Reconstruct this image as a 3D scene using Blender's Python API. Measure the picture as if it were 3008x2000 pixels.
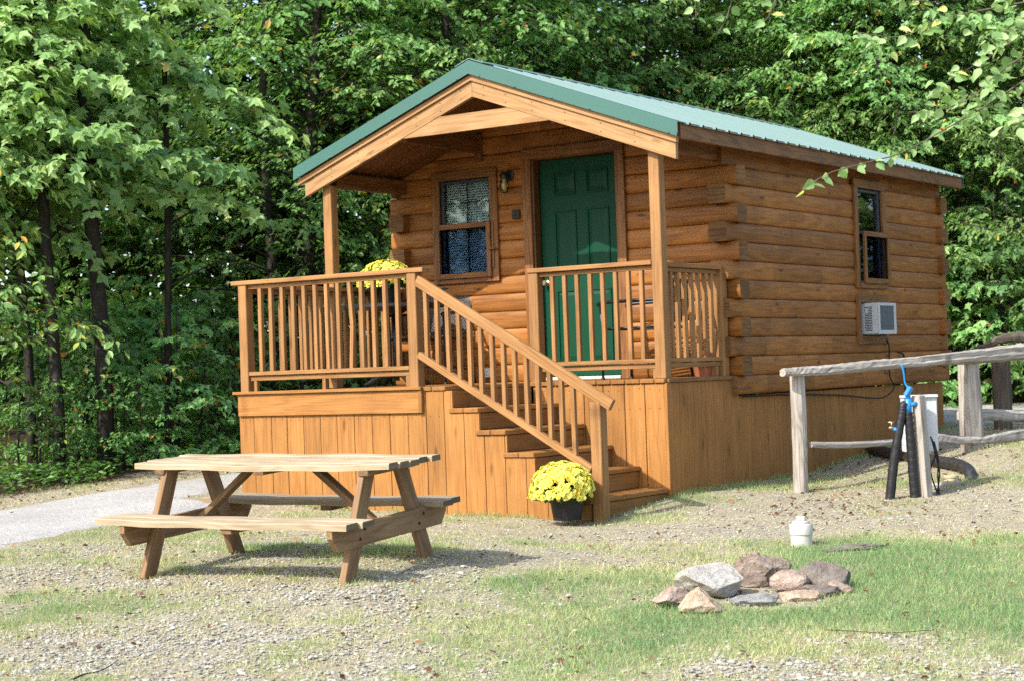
import bpy, math, random
import numpy as np
from mathutils import Vector, Matrix
random.seed(11)
RNG = np.random.default_rng(7)
SC = bpy.context.scene
COL = SC.collection
for o in list(bpy.data.objects):
    bpy.data.objects.remove(o)

# ------------------------------------------------------------------ camera, sky, sun, exposure
cam_d = bpy.data.cameras.new('camera')
cam = bpy.data.objects.new('camera', cam_d)
COL.objects.link(cam)
CAM_R = Vector((0.8247033, 0.56450684, -0.03459053))
CAM_U = Vector((0.03780211, 0.00600463, 0.9992672))
CAM_F = Vector((-0.56430087, 0.82540655, 0.01638751))
CAM_C = Vector((7.2153, -12.7493, 0.1106))
m4 = Matrix((( CAM_R.x, CAM_U.x, -CAM_F.x, CAM_C.x), (CAM_R.y, CAM_U.y, -CAM_F.y, CAM_C.y),
             (CAM_R.z, CAM_U.z, -CAM_F.z, CAM_C.z), (0, 0, 0, 1)))
cam.matrix_world = m4
cam_d.sensor_width = 36.0
cam_d.lens = 62.85
cam_d.clip_start = 0.1
cam_d.clip_end = 2000
cam_d.dof.use_dof = True
cam_d.dof.focus_distance = 12.5
cam_d.dof.aperture_fstop = 5.0
SC.camera = cam

TO_SUN = Vector((-0.2266, -0.7041, 0.673)).normalized()
SUN_EL = math.asin(TO_SUN.z)
SUN_AZ = math.atan2(TO_SUN.x, TO_SUN.y)
world = bpy.data.worlds.new("World")
SC.world = world
world.use_nodes = True
wn = world.node_tree
bg = wn.nodes.get('Background') or wn.nodes.new('ShaderNodeBackground')
wo = wn.nodes.get('World Output') or wn.nodes.new('ShaderNodeOutputWorld')
wn.links.new(bg.outputs[0], wo.inputs[0])
sky = wn.nodes.new('ShaderNodeTexSky')
sky.sky_type = 'NISHITA'
sky.sun_disc = False
sky.sun_elevation = SUN_EL
sky.sun_rotation = SUN_AZ
sky.air_density = 1.0
sky.dust_density = 2.0
wn.links.new(sky.outputs[0], bg.inputs[0])
bg.inputs[1].default_value = 0.15
sun_d = bpy.data.lights.new('sun', 'SUN')
sun = bpy.data.objects.new('sun', sun_d)
COL.objects.link(sun)
sun.rotation_euler = (-TO_SUN).to_track_quat('-Z', 'Y').to_euler()
sun_d.energy = 2.8
sun_d.angle = math.radians(0.5)
sun_d.color = (1.0, 0.955, 0.875)
vs = SC.view_settings
vs.view_transform = 'Standard'
vs.look = 'None'
vs.gamma = 1.0
vs.exposure = 1.44
SC.cycles.max_bounces = 7
SC.cycles.diffuse_bounces = 4
SC.cycles.sample_clamp_indirect = 4.0
SC.cycles.transparent_max_bounces = 12
SC.cycles.use_denoising = False

# ------------------------------------------------------------------ tags
def tag(o, label=None, cat=None, group=None, kind=None):
    if label: o['label'] = label
    if cat: o['category'] = cat
    if group: o['group'] = group
    if kind: o['kind'] = kind
    return o
def thing(name, loc, label, cat, group=None, rz=0.0):
    o = bpy.data.objects.new(name, None)
    COL.objects.link(o)
    o.location = loc
    o.rotation_euler = (0, 0, rz)
    o.empty_display_size = 0.2
    return tag(o, label, cat, group)

# ------------------------------------------------------------------ materials
class NT:
    def __init__(s, name):
        s.m = bpy.data.materials.new(name); s.m.use_nodes = True
        s.t = s.m.node_tree; s.t.nodes.clear()
        s.out = s.n('ShaderNodeOutputMaterial')
    def n(s, typ, **kw):
        nd = s.t.nodes.new(typ)
        for k, v in kw.items():
            setattr(nd, k, v)
        return nd
    def l(s, a, b): s.t.links.new(a, b)
    def attr(s, name):
        return s.n('ShaderNodeAttribute', attribute_name=name)
    def mapping(s, vec, scale, loc=(0, 0, 0)):
        mp = s.n('ShaderNodeMapping'); s.l(vec, mp.inputs[0])
        mp.inputs[1].default_value = loc
        mp.inputs[3].default_value = scale
        return mp.outputs[0]
    def noise(s, vec, scale, detail=4, rough=.55, dist=0.0):
        nz = s.n('ShaderNodeTexNoise'); s.l(vec, nz.inputs['Vector'])
        nz.inputs['Scale'].default_value = scale; nz.inputs['Detail'].default_value = detail
        nz.inputs['Roughness'].default_value = rough; nz.inputs['Distortion'].default_value = dist
        return nz.outputs[0]
    def voro(s, vec, scale, feat='F1', rnd=1.0):
        v = s.n('ShaderNodeTexVoronoi', feature=feat); s.l(vec, v.inputs['Vector'])
        v.inputs['Scale'].default_value = scale
        v.inputs['Randomness'].default_value = rnd
        return v
    def ramp(s, fac, stops, interp='LINEAR'):
        r = s.n('ShaderNodeValToRGB'); r.color_ramp.interpolation = interp
        e = r.color_ramp.elements
        while len(e) > 1: e.remove(e[-1])
        e[0].position = stops[0][0]; e[0].color = (*stops[0][1], 1)
        for p, c in stops[1:]:
            k = e.new(p); k.color = (*c, 1)
        if fac is not None: s.l(fac, r.inputs[0])
        return r.outputs[0]
    def gray(s, fac, a, b, lo=0.0, hi=1.0):
        return s.ramp(fac, [(a, (lo,) * 3), (b, (hi,) * 3)])
    def math(s, op, a, b=None, clamp=False):
        m = s.n('ShaderNodeMath', operation=op, use_clamp=clamp)
        for i, x in enumerate((a, b)):
            if x is None: continue
            if isinstance(x, (int, float)): m.inputs[i].default_value = x
            else: s.l(x, m.inputs[i])
        return m.outputs[0]
    def mix(s, fac, a, b, blend='MIX'):
        m = s.n('ShaderNodeMix', data_type='RGBA', blend_type=blend)
        for i, x in ((0, fac), (6, a), (7, b)):
            if isinstance(x, (int, float)): m.inputs[i].default_value = x
            elif isinstance(x, tuple): m.inputs[i].default_value = (*x, 1)
            else: s.l(x, m.inputs[i])
        return m.outputs[2]
    def bsdf(s, color, rough=.6, spec=.3, bump=None, bstr=.3, bdist=.01, metal=0.0, coat=0.0, alb=.64):
        if alb != 1: color = s.mix(1.0, color, (alb,) * 3, 'MULTIPLY')
        b = s.n('ShaderNodeBsdfPrincipled')
        for key, x in (('Base Color', color), ('Roughness', rough), ('Specular IOR Level', spec), ('Metallic', metal), ('Coat Weight', coat)):
            if isinstance(x, (int, float)): b.inputs[key].default_value = x
            elif isinstance(x, tuple): b.inputs[key].default_value = (*x, 1)
            else: s.l(x, b.inputs[key])
        if bump is not None:
            bp = s.n('ShaderNodeBump'); bp.inputs['Strength'].default_value = bstr; bp.inputs['Distance'].default_value = bdist
            s.l(bump, bp.inputs['Height']); s.l(bp.outputs[0], b.inputs['Normal'])
        return b
    def done(s, sh):
        s.l(sh.outputs[0], s.out.inputs[0]); return s.m
    def pos(s):
        return s.n('ShaderNodeNewGeometry').outputs['Position']

def wood(name, dark, mid, light, rough=.6, spec=.25, ringf=55, ring=.4, knots=.5, streak=.0, streakc=(.05, .03, .015), bstr=.25, blotch=.16, sx=1.4, sy=26, kscale=(2.0, 7.0, .8)):
    t = NT(name)
    gc = t.attr('gc').outputs['Vector']
    tone = t.attr('tone').outputs['Fac']
    fine = t.noise(t.mapping(gc, (sx, sy * 2.2, sy * 2.2)), 2.0, 5, .62, .3)
    broad = t.noise(t.mapping(gc, (.55, 5.5, 5.5)), 1.3, 2, .45, .25)
    rg = t.math('ADD', t.math('MULTIPLY', t.math('SINE', t.math('MULTIPLY', broad, ringf)), .5), .5)
    rg = t.math('POWER', rg, 1.7)
    f = t.math('ADD', t.math('MULTIPLY', fine, 1 - ring * .7), t.math('MULTIPLY', rg, -ring * .42))
    f = t.math('ADD', f, ring * .36)
    col = t.ramp(f, [(.22, dark), (.46, mid), (.72, light)])
    # knots
    vk = t.voro(t.mapping(gc, kscale), 1.0)
    kd = t.gray(t.math('ADD', vk.outputs['Distance'], t.math('MULTIPLY', t.math('SUBTRACT', t.noise(t.mapping(gc, (20, 40, 40)), 2.0, 2), .5), .10)), .05, .15)
    kn = t.math('ADD', t.math('MULTIPLY', kd, knots), 1 - knots)
    col = t.mix(1.0, col, t.ramp(kn, [(0, (.22, .16, .12)), (1, (1, 1, 1))]), 'MULTIPLY')
    # fine dark checks along the grain
    ck = t.gray(t.noise(t.mapping(gc, (.9, 60, 60)), 1.5, 3, .7), .63, .70)
    col = t.mix(t.math('MULTIPLY', ck, .45), col, streakc)
    bl = t.noise(t.pos(), 2.3, 4, .6)
    col = t.mix(1.0, col, t.gray(bl, .25, .75, 1 - blotch, 1 + blotch), 'MULTIPLY')
    if streak > 0:
        st = t.gray(t.noise(t.mapping(gc, (1.0, 9, 9)), 1.6, 5, .65, .6), .56, .74)
        col = t.mix(t.math('MULTIPLY', st, streak), col, streakc)
    tn = t.n('ShaderNodeCombineColor')
    for i in range(3): t.l(tone, tn.inputs[i])
    col = t.mix(1.0, col, tn.outputs[0], 'MULTIPLY')
    b = t.bsdf(col, rough, spec, t.math('ADD', fine, t.math('MULTIPLY', rg, .4)), bstr, .004)
    return t.done(b)

def plain(name, color, rough=.5, spec=.4, metal=0.0, var=.12, scale=6.0, bstr=0.0, dirt=None, dirtamt=.4):
    t = NT(name)
    nz = t.noise(t.pos(), scale, 5, .6)
    col = t.mix(1.0, color, t.gray(nz, .25, .75, 1 - var, 1 + var), 'MULTIPLY')
    if dirt:
        d = t.gray(t.noise(t.pos(), scale * 2.3, 5, .65), .5, .72)
        col = t.mix(t.math('MULTIPLY', d, dirtamt), col, dirt)
    return t.done(t.bsdf(col, rough, spec, nz if bstr else None, bstr, .01, metal))

def leafmat(name, stops, trans=.35, rough=.5, hue=.5, spec=.35):
    t = NT(name)
    tone = t.attr('tone').outputs['Fac']
    rnd = t.n('ShaderNodeObjectInfo').outputs['Random']
    v = t.math('ADD', tone, t.math('MULTIPLY', t.math('SUBTRACT', rnd, .5), .16))
    col = t.ramp(v, stops)
    hs = t.n('ShaderNodeHueSaturation')
    t.l(col, hs.inputs['Color'])
    t.l(t.math('ADD', t.math('MULTIPLY', t.math('SUBTRACT', rnd, .5), .035), .5), hs.inputs['Hue'])
    t.l(t.math('ADD', t.math('MULTIPLY', rnd, .3), 1.42), hs.inputs['Value'])
    b = t.bsdf(hs.outputs[0], rough, spec, alb=1)
    tr = t.n('ShaderNodeBsdfTranslucent')
    t.l(t.mix(1.0, hs.outputs[0], (1.35, 1.35, .6), 'MULTIPLY'), tr.inputs[0])
    mx = t.n('ShaderNodeMixShader'); mx.inputs[0].default_value = trans
    t.l(b.outputs[0], mx.inputs[1]); t.l(tr.outputs[0], mx.inputs[2])
    return t.done(mx)

M = {}
M['deck'] = wood('stained_deck_wood', (.285, .115, .028), (.445, .196, .049), (.54, .268, .083), .62, .25, ring=.22, ringf=34, knots=.6, streak=.14)
M['rail'] = wood('stained_rail_wood', (.245, .115, .037), (.415, .205, .070), (.52, .285, .115), .6, .25, ring=.3, ringf=34, knots=.4, streak=.24)
M['beam'] = wood('stained_beam_wood', (.32, .155, .056), (.50, .275, .112), (.61, .375, .175), .6, .25, ring=.3, ringf=40, knots=.6, streak=.12)
M['log'] = wood('stained_log_wood', (.22, .078, .015), (.43, .163, .033), (.57, .245, .060), .5, .26, ring=.32, ringf=40, knots=.85, kscale=(2.2, .8, 7.0), streak=.16, streakc=(.085, .034, .012), blotch=.2)
M['trim'] = wood('stained_trim_wood', (.14, .052, .013), (.29, .118, .029), (.40, .175, .048), .5, .35, knots=.5, streak=.3, streakc=(.05, .02, .008))
M['endgrain'] = wood('log_end_grain', (.16, .075, .026), (.28, .14, .05), (.40, .22, .09), .7, .2, knots=.2, streak=.4)
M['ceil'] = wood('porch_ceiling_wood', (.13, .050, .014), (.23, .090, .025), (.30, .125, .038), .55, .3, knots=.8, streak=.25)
M['table'] = wood('weathered_table_wood', (.40, .30, .185), (.54, .42, .27), (.64, .52, .36), .75, .15, knots=.6, streak=.28, streakc=(.26, .2, .13))
M['tableleg'] = wood('brown_table_leg_wood', (.23, .125, .060), (.35, .21, .108), (.46, .30, .17), .72, .15, knots=.5, streak=.35, streakc=(.16, .14, .09))
M['gray'] = wood('weathered_gray_wood', (.28, .245, .20), (.50, .45, .385), (.68, .63, .56), .85, .1, knots=.7, streak=.35, streakc=(.17, .12, .085), bstr=.6, sx=1.0, sy=18)
M['darkfence'] = wood('dark_fence_wood', (.07, .055, .042), (.14, .115, .09), (.22, .185, .15), .9, .1, streak=.4, bstr=.6, sy=16)
M['roof'] = plain('green_metal_roof', (.178, .288, .264), .30, .6, 0.0, .06, 1.5)
M['rooftrim'] = plain('green_metal_trim', (.056, .168, .132), .34, .5, 0.0, .06, 2.0)
M['ridge'] = plain('green_ridge_cap', (.20, .32, .29), .35, .5, 0.0, .06, 2.0)
M['door'] = plain('green_door_paint', (.002, .066, .030), .48, .18, 0.0, .05, 3.0)
M['black'] = plain('black_metal', (.012, .013, .017), .45, .5, 0.0, .2, 20)
M['blackplastic'] = plain('black_plastic_pot', (.011, .011, .013), .5, .4, 0.0, .25, 14, dirt=(.08, .07, .055), dirtamt=.2)
M['blacktape'] = plain('black_pipe_wrap', (.012, .012, .014), .55, .4, 0.0, .3, 30, .4, dirt=(.06, .055, .05), dirtamt=.35)
M['drain'] = plain('dark_drain_pipe', (.028, .028, .030), .5, .4, 0.0, .25, 12, .2, dirt=(.16, .13, .10), dirtamt=.4)
M['blue'] = plain('blue_paint', (.020, .30, .72), .42, .5, 0.0, .15, 40, .2, dirt=(.02, .07, .2), dirtamt=.5)
M['brass'] = plain('brass', (.50, .40, .26), .35, .5, .8, .15, 40)
M['white'] = plain('white_metal', (.74, .77, .76), .4, .4, 0.0, .06, 6, dirt=(.5, .5, .46), dirtamt=.2)
M['acgrille'] = plain('grey_condenser_fins', (.19, .21, .22), .6, .4, .2, .12, 30)
M['pvc'] = plain('white_pvc', (.70, .68, .60), .42, .4, 0.0, .05, 10, dirt=(.45, .38, .25), dirtamt=.25)
M['terracotta'] = plain('terracotta', (.36, .13, .065), .75, .2, 0.0, .12, 12)
M['glass'] = None
M['screen'] = plain('dark_insect_screen', (.020, .024, .030), .7, .2, 0.0, .1, 30)
M['blind'] = plain('grey_blind_slats', (.85, .87, .90), .5, .4, 0.0, .06, 6)
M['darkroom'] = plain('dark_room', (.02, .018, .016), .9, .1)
M['sash'] = plain('grey_window_sash', (.055, .065, .075), .5, .4)
M['threshold'] = plain('pale_threshold', (.66, .64, .58), .5, .4, 0.0, .1, 10)
M['plaque'] = plain('dark_plaque', (.035, .018, .012), .5, .4)
M['cable'] = plain('black_cable', (.018, .015, .012), .6, .3)
M['red'] = plain('red_valve_handle', (.5, .04, .015), .4, .5)
M['cream'] = plain('cream_plastic', (.70, .58, .36), .5, .4, 0.0, .1, 10)
M['bulb'] = plain('yellow_bulb', (.72, .60, .16), .3, .5)
t = NT('window_glass')
gl = t.n('ShaderNodeBsdfGlossy'); gl.inputs['Roughness'].default_value = .02; gl.inputs[0].default_value = (.9, .95, .95, 1)
tp = t.n('ShaderNodeBsdfTransparent'); tp.inputs[0].default_value = (.82, .88, .86, 1)
fr = t.n('ShaderNodeFresnel'); fr.inputs[0].default_value = 1.36
mx = t.n('ShaderNodeMixShader')
t.l(fr.outputs[0], mx.inputs[0]); t.l(tp.outputs[0], mx.inputs[1]); t.l(gl.outputs[0], mx.inputs[2])
M['glass'] = t.done(mx)
t = NT('bark')
gc = t.attr('gc').outputs['Vector']
nz = t.noise(t.mapping(gc, (3, 14, 14)), 2.0, 5, .65, .4)
col = t.ramp(nz, [(.3, (.026, .022, .017)), (.55, (.062, .054, .043)), (.75, (.115, .102, .085))])
M['bark'] = t.done(t.bsdf(col, .9, .1, nz, .7, .02))
t = NT('pale_twig_bark')
nz = t.noise(t.pos(), 40, 3)
M['twig'] = t.done(t.bsdf(t.ramp(nz, [(.3, (.10, .075, .05)), (.7, (.24, .19, .14))]), .8, .15))
G0 = [(0, (.024, .062, .018)), (.32, (.058, .130, .034)), (.58, (.112, .205, .056)), (.80, (.185, .280, .085)), (.90, (.26, .29, .05)), (.95, (.45, .28, .035)), (1.0, (.40, .09, .025))]
M['leaf_maple'] = leafmat('maple_leaf', [(0, (.032, .078, .026)), (.35, (.070, .160, .050)), (.62, (.150, .275, .088)), (.82, (.27, .39, .150)), (.95, (.42, .28, .04)), (1, (.50, .10, .03))], .38)
M['leaf_oval'] = leafmat('oval_leaf', G0, .42, .45)
M['leaf_fine'] = leafmat('fine_leaf', [(0, (.028, .064, .018)), (.4, (.074, .150, .040)), (.75, (.145, .235, .068)), (.9, (.22, .27, .055)), (.96, (.45, .28, .04)), (1, (.38, .12, .03))], .36, .48)
M['leaf_dark'] = leafmat('deep_wood_leaf', [(0, (.035, .075, .020)), (.5, (.092, .175, .046)), (.85, (.17, .255, .075)), (1, (.22, .14, .03))], .42, .6)
M['leaf_birch'] = leafmat('birch_leaf', [(0, (.07, .15, .05)), (.4, (.15, .25, .095)), (.75, (.27, .36, .17)), (.92, (.42, .42, .10)), (1, (.55, .36, .06))], .42, .5)
M['leaf_mum'] = leafmat('chrysanthemum_leaf', [(0, (.010, .035, .010)), (1, (.05, .13, .035))], .2, .5)
M['grass'] = leafmat('grass_blade', [(0, (.072, .140, .056)), (.3, (.15, .215, .090)), (.55, (.25, .265, .125)), (.8, (.36, .32, .18)), (1, (.44, .37, .25))], .3, .6, spec=.2)
M['litter'] = leafmat('fallen_leaf', [(0, (.035, .017, .009)), (.45, (.075, .035, .016)), (.75, (.15, .080, .038)), (.94, (.26, .16, .075)), (1, (.18, .018, .014))], .15, .7)
t = NT('yellow_petal')
tone = t.attr('tone').outputs['Fac']
M['petal'] = t.done(t.bsdf(t.ramp(tone, [(0, (.55, .36, .03)), (.3, (.74, .66, .07)), (1, (.80, .76, .20))]), .6, .2, alb=1))

# ground
t = NT('ground_soil')
p = t.pos()
ga = t.attr('grass').outputs['Fac']
da = t.attr('damp').outputs['Fac']
v1 = t.voro(p, 48)
v2 = t.voro(p, 95)
stone = t.ramp(v1.outputs['Color'], [(0, (.26, .22, .18)), (.4, (.40, .35, .29)), (.75, (.52, .46, .385)), (1, (.62, .57, .50))])
stone2 = t.ramp(v2.outputs['Color'], [(0, (.24, .20, .16)), (.5, (.38, .33, .265)), (1, (.56, .50, .42))])
col = t.mix(t.gray(t.noise(p, 5, 4), .4, .6), stone, stone2)
edge = t.gray(v1.outputs['Distance'], .25, .62, 1.0, .62)
col = t.mix(1.0, col, edge, 'MULTIPLY')
dirt = t.ramp(t.noise(p, 14, 6, .7), [(.3, (.22, .18, .13)), (.7, (.41, .36, .285))])
col = t.mix(t.gray(t.noise(p, 1.7, 5, .6), .42, .62), col, dirt)
gcol = t.ramp(t.noise(p, 30, 5, .7), [(.3, (.13, .13, .06)), (.7, (.32, .28, .17))])
gm = t.gray(t.math('ADD', ga, t.math('MULTIPLY', t.math('SUBTRACT', t.noise(p, 9, 5, .7), .5), .7)), .35, .75)
col = t.mix(t.math('MULTIPLY', gm, .6), col, gcol)
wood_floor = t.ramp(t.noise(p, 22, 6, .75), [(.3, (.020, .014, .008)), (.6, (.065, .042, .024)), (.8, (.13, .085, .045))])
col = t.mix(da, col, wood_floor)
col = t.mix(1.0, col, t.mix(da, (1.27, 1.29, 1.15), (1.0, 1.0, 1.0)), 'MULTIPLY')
hb = t.math('ADD', t.math('MULTIPLY', v1.outputs['Distance'], -1.0), t.math('MULTIPLY', v2.outputs['Distance'], -.5))
M['ground'] = t.done(t.bsdf(col, .92, .12, hb, .55, .012))
t = NT('road_gravel')
p = t.pos()
v1 = t.voro(p, 75)
col = t.ramp(v1.outputs['Color'], [(0, (.34, .325, .30)), (.5, (.51, .49, .455)), (1, (.68, .66, .62))])
col = t.mix(1.0, col, t.gray(t.noise(p, 1.2, 5, .6), .3, .7, .85, 1.1), 'MULTIPLY')
spk = t.gray(t.noise(p, 55, 3, .7), .60, .68)
col = t.mix(t.math('MULTIPLY', spk, .6), col, (.18, .16, .14))
M['road'] = t.done(t.bsdf(col, .9, .15, v1.outputs['Distance'], .5, .008))
t = NT('pebble')
tone = t.attr('tone').outputs['Fac']
col = t.ramp(tone, [(0, (.24, .21, .18)), (.3, (.40, .37, .33)), (.5, (.48, .48, .47)), (.7, (.58, .53, .46)), (.85, (.64, .62, .58)), (.95, (.76, .74, .70)), (1, (.55, .34, .20))])
col = t.mix(1.0, col, t.gray(t.noise(t.pos(), 120, 3), .3, .7, .85, 1.12), 'MULTIPLY')
col = t.mix(1.0, col, (.98, .98, .88), 'MULTIPLY')
M['pebble'] = t.done(t.bsdf(col, .85, .2))
def rockmat(name, a, b, c, veins=None, sc=9):
    t = NT(name)
    p = t.n('ShaderNodeTexCoord').outputs['Object']
    n1 = t.noise(p, sc, 7, .65, .4)
    col = t.ramp(n1, [(.3, a), (.5, b), (.72, c)])
    n2 = t.noise(p, sc * 7, 5, .7)
    col = t.mix(1.0, col, t.gray(n2, .3, .7, .72, 1.2), 'MULTIPLY')
    if veins:
        w = t.gray(t.noise(t.mapping(p, (2, 2, 13)), 3.0, 4, .6, .8), .55, .68)
        col = t.mix(t.math('MULTIPLY', w, .7), col, veins)
    return t.done(t.bsdf(col, .88, .15, t.math('ADD', n1, t.math('MULTIPLY', n2, .5)), .8, .03))
M['rock_white'] = rockmat('pale_stone', (.40, .35, .28), (.58, .55, .49), (.68, .67, .63), (.46, .37, .25))
M['rock_red'] = rockmat('red_brown_stone', (.19, .14, .112), (.36, .282, .222), (.48, .40, .325), (.17, .10, .08))
M['rock_pink'] = rockmat('pink_stone', (.34, .24, .18), (.52, .39, .31), (.64, .52, .43))
M['rock_tan'] = rockmat('tan_stone', (.42, .29, .18), (.60, .46, .33), (.70, .60, .48))
M['rock_brown'] = rockmat('dark_brown_stone', (.16, .13, .112), (.28, .235, .2), (.38, .335, .29))
M['rock_grey'] = rockmat('grey_stone', (.20, .20, .18), (.36, .36, .34), (.48, .47, .44), (.22, .2, .16))

# ------------------------------------------------------------------ mesh builder
def _topo():
    key = {}; k = 0
    for c in [(i, j, l) for i in (-1, 1) for j in (-1, 1) for l in (-1, 1)]:
        for ax in range(3):
            key[(c, ax)] = k; k += 1
    pts = np.zeros((24, 3, 2))
    for (c, ax), i in key.items():
        for d in range(3):
            pts[i, d, 0] = c[d]; pts[i, d, 1] = 0 if d == ax else -c[d]
    F = []
    for ax in range(3):
        o = [d for d in range(3) if d != ax]
        for s in (-1, 1):
            q = []
            for a, b in ((-1, -1), (1, -1), (1, 1), (-1, 1)):
                c = [0, 0, 0]; c[ax] = s; c[o[0]] = a; c[o[1]] = b
                q.append(key[(tuple(c), ax)])
            F.append(q)
        for a in (-1, 1):
            for b in (-1, 1):
                c0 = [0, 0, 0]; c0[ax] = -1; c0[o[0]] = a; c0[o[1]] = b
                c1 = list(c0); c1[ax] = 1
                F.append([key[(tuple(c0), o[0])], key[(tuple(c1), o[0])], key[(tuple(c1), o[1])], key[(tuple(c0), o[1])]])
    for c in {k[0] for k in key}:
        F.append([key[(c, 0)], key[(c, 1)], key[(c, 2)]])
    P = pts[:, :, 0] + .2 * pts[:, :, 1]
    out = []
    for f in F:
        a = P[f]; n = np.cross(a[1] - a[0], a[2] - a[0])
        out.append(f if n @ a.mean(0) > 0 else f[::-1])
    return pts, out
CH_P, CH_F = _topo()
def unit(v):
    v = np.asarray(v, float); return v / (np.linalg.norm(v) + 1e-12)

class MB:
    def __init__(s):
        s.v = []; s.f = []; s.g = []; s.t = []; s.sm = []; s.mi = []; s.n = 0
    def add(s, v, f, g=None, tone=1.0, smooth=False, mi=0):
        v = np.asarray(v, float)
        s.v.append(v)
        s.g.append(v.copy() if g is None else np.asarray(g, float))
        s.t.append(np.full(len(v), tone) if np.isscalar(tone) else np.asarray(tone, float))
        for q in f:
            s.f.append([i + s.n for i in q]); s.sm.append(smooth); s.mi.append(mi)
        s.n += len(v)
    def board(s, p0, p1, w, h, up=(0, 0, 1), ch=.003, tone=None, endtone=.8, mi=0, grain=0):
        """a board along p0-p1, w across, h along 'up', with its edges taken off"""
        p0 = np.asarray(p0, float); p1 = np.asarray(p1, float)
        a = unit(p1 - p0); L = np.linalg.norm(p1 - p0)
        sd = np.cross(np.asarray(up, float), a)
        if np.linalg.norm(sd) < 1e-6: sd = np.cross((1, 0, 0), a)
        sd = unit(sd); u = np.cross(a, sd)
        half = np.array([L, w, h]) / 2
        c = min(ch, half.min() * .4)
        loc = CH_P[:, :, 0] * half + CH_P[:, :, 1] * c
        tn = random.uniform(.86, 1.1) if tone is None else tone * random.uniform(.96, 1.04)
        tv = np.full(24, tn)
        tv[0::3] *= endtone
        g = loc + RNG.uniform(-50, 50, 3)
        if grain == 1: g = g[:, [1, 0, 2]]
        if grain == 2: g = g[:, [2, 1, 0]]
        W = (p0 + p1) / 2 + loc[:, :1] * a + loc[:, 1:2] * sd + loc[:, 2:] * u
        s.add(W, CH_F, g, tv, mi=mi)
    def box(s, lo, hi, ch=.003, tone=None, mi=0, axis=None):
        lo = np.asarray(lo, float); hi = np.asarray(hi, float); d = hi - lo; c = (lo + hi) / 2
        ax = int(np.argmax(d)) if axis is None else axis
        e = np.zeros(3); e[ax] = d[ax] / 2
        if ax == 2: s.board(c - e, c + e, d[1], d[0], (1, 0, 0), ch, tone, mi=mi)
        elif ax == 0: s.board(c - e, c + e, d[1], d[2], (0, 0, 1), ch, tone, mi=mi)
        else: s.board(c - e, c + e, d[0], d[2], (0, 0, 1), ch, tone, mi=mi)
    def prism(s, poly, ext, grain=0, tone=None, mi=0):
        """planar polygon poly (n,3) pushed along ext; grain: axis of poly[0]->poly[1]"""
        P = np.asarray(poly, float); e = np.asarray(ext, float); n = len(P)
        nr = sum(np.cross(P[i] - P[0], P[(i + 1) % n] - P[0]) for i in range(n))
        if nr @ e > 0: P = P[::-1]
        V = np.vstack([P, P + e])
        F = [list(range(n)), list(range(2 * n - 1, n - 1, -1))]
        for i in range(n):
            j = (i + 1) % n
            F.append([i, i + n, j + n, j])
        a = unit(np.asarray(poly[1], float) - np.asarray(poly[0], float)) if grain == 0 else unit(np.asarray(grain, float))
        b = unit(e); c = np.cross(a, b)
        g = np.stack([V @ a, V @ c, V @ b], 1) + RNG.uniform(-50, 50, 3)
        s.add(V, F, g, random.uniform(.88, 1.1) if tone is None else tone, mi=mi)
    def tube(s, path, rad, nseg=8, cap=True, tone=1.0, smooth=True, wob=0.0, mi=0, flat=1.0):
        P = np.asarray(path, float); n = len(P)
        rad = np.full(n, rad) if np.isscalar(rad) else np.asarray(rad, float)
        T = np.gradient(P, axis=0); T /= np.linalg.norm(T, axis=1)[:, None] + 1e-9
        ref = np.array([0, 0, 1.0]) if abs(T[0][2]) < .9 else np.array([1.0, 0, 0])
        arc = np.r_[0, np.cumsum(np.linalg.norm(np.diff(P, axis=0), axis=1))]
        ang = np.linspace(0, 2 * math.pi, nseg, endpoint=False)
        V = []; G = []
        off = RNG.uniform(-50, 50, 3)
        nzr = 1 + wob * RNG.standard_normal((n, nseg))
        base = 1 + wob * 1.5 * RNG.standard_normal(nseg)
        x = unit(np.cross(ref, T[0]))
        for i in range(n):
            x = unit(x - (x @ T[i]) * T[i]); y = np.cross(T[i], x)
            r = rad[i] * nzr[i] * base
            V.append(P[i] + (np.cos(ang) * r)[:, None] * x + (np.sin(ang) * r * flat)[:, None] * y)
            G.append(np.stack([np.full(nseg, arc[i]), np.cos(ang) * rad[i], np.sin(ang) * rad[i]], 1) + off)
        F = []
        for i in range(n - 1):
            for j in range(nseg):
                k = (j + 1) % nseg
                F.append([i * nseg + j, i * nseg + k, (i + 1) * nseg + k, (i + 1) * nseg + j])
        V = np.vstack(V); G = np.vstack(G)
        s.add(V, F, G, tone, smooth, mi)
        if cap:
            b = s.n - n * nseg
            s.f.append([b + j for j in range(nseg)][::-1]); s.sm.append(False); s.mi.append(mi)
            s.f.append([b + (n - 1) * nseg + j for j in range(nseg)]); s.sm.append(False); s.mi.append(mi)
    def lathe(s, c, prof, nseg=20, tone=1.0, smooth=True, axis=(0, 0, 1), mi=0):
        """prof: (r, z) from bottom to top"""
        ax = unit(axis); x = unit(np.cross(ax, (0, 1, 0) if abs(ax[1]) < .9 else (1, 0, 0))); y = np.cross(ax, x)
        ang = np.linspace(0, 2 * math.pi, nseg, endpoint=False)
        runs = [[prof[0]]]
        for i in range(1, len(prof)):
            runs[-1].append(prof[i])
            if i < len(prof) - 1:
                a = unit(np.subtract(prof[i], prof[i - 1])); b = unit(np.subtract(prof[i + 1], prof[i]))
                if a @ b < .8: runs.append([prof[i]])
        def ring(r, z): return np.asarray(c, float) + ax * z + (np.cos(ang) * r)[:, None] * x + (np.sin(ang) * r)[:, None] * y
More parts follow.
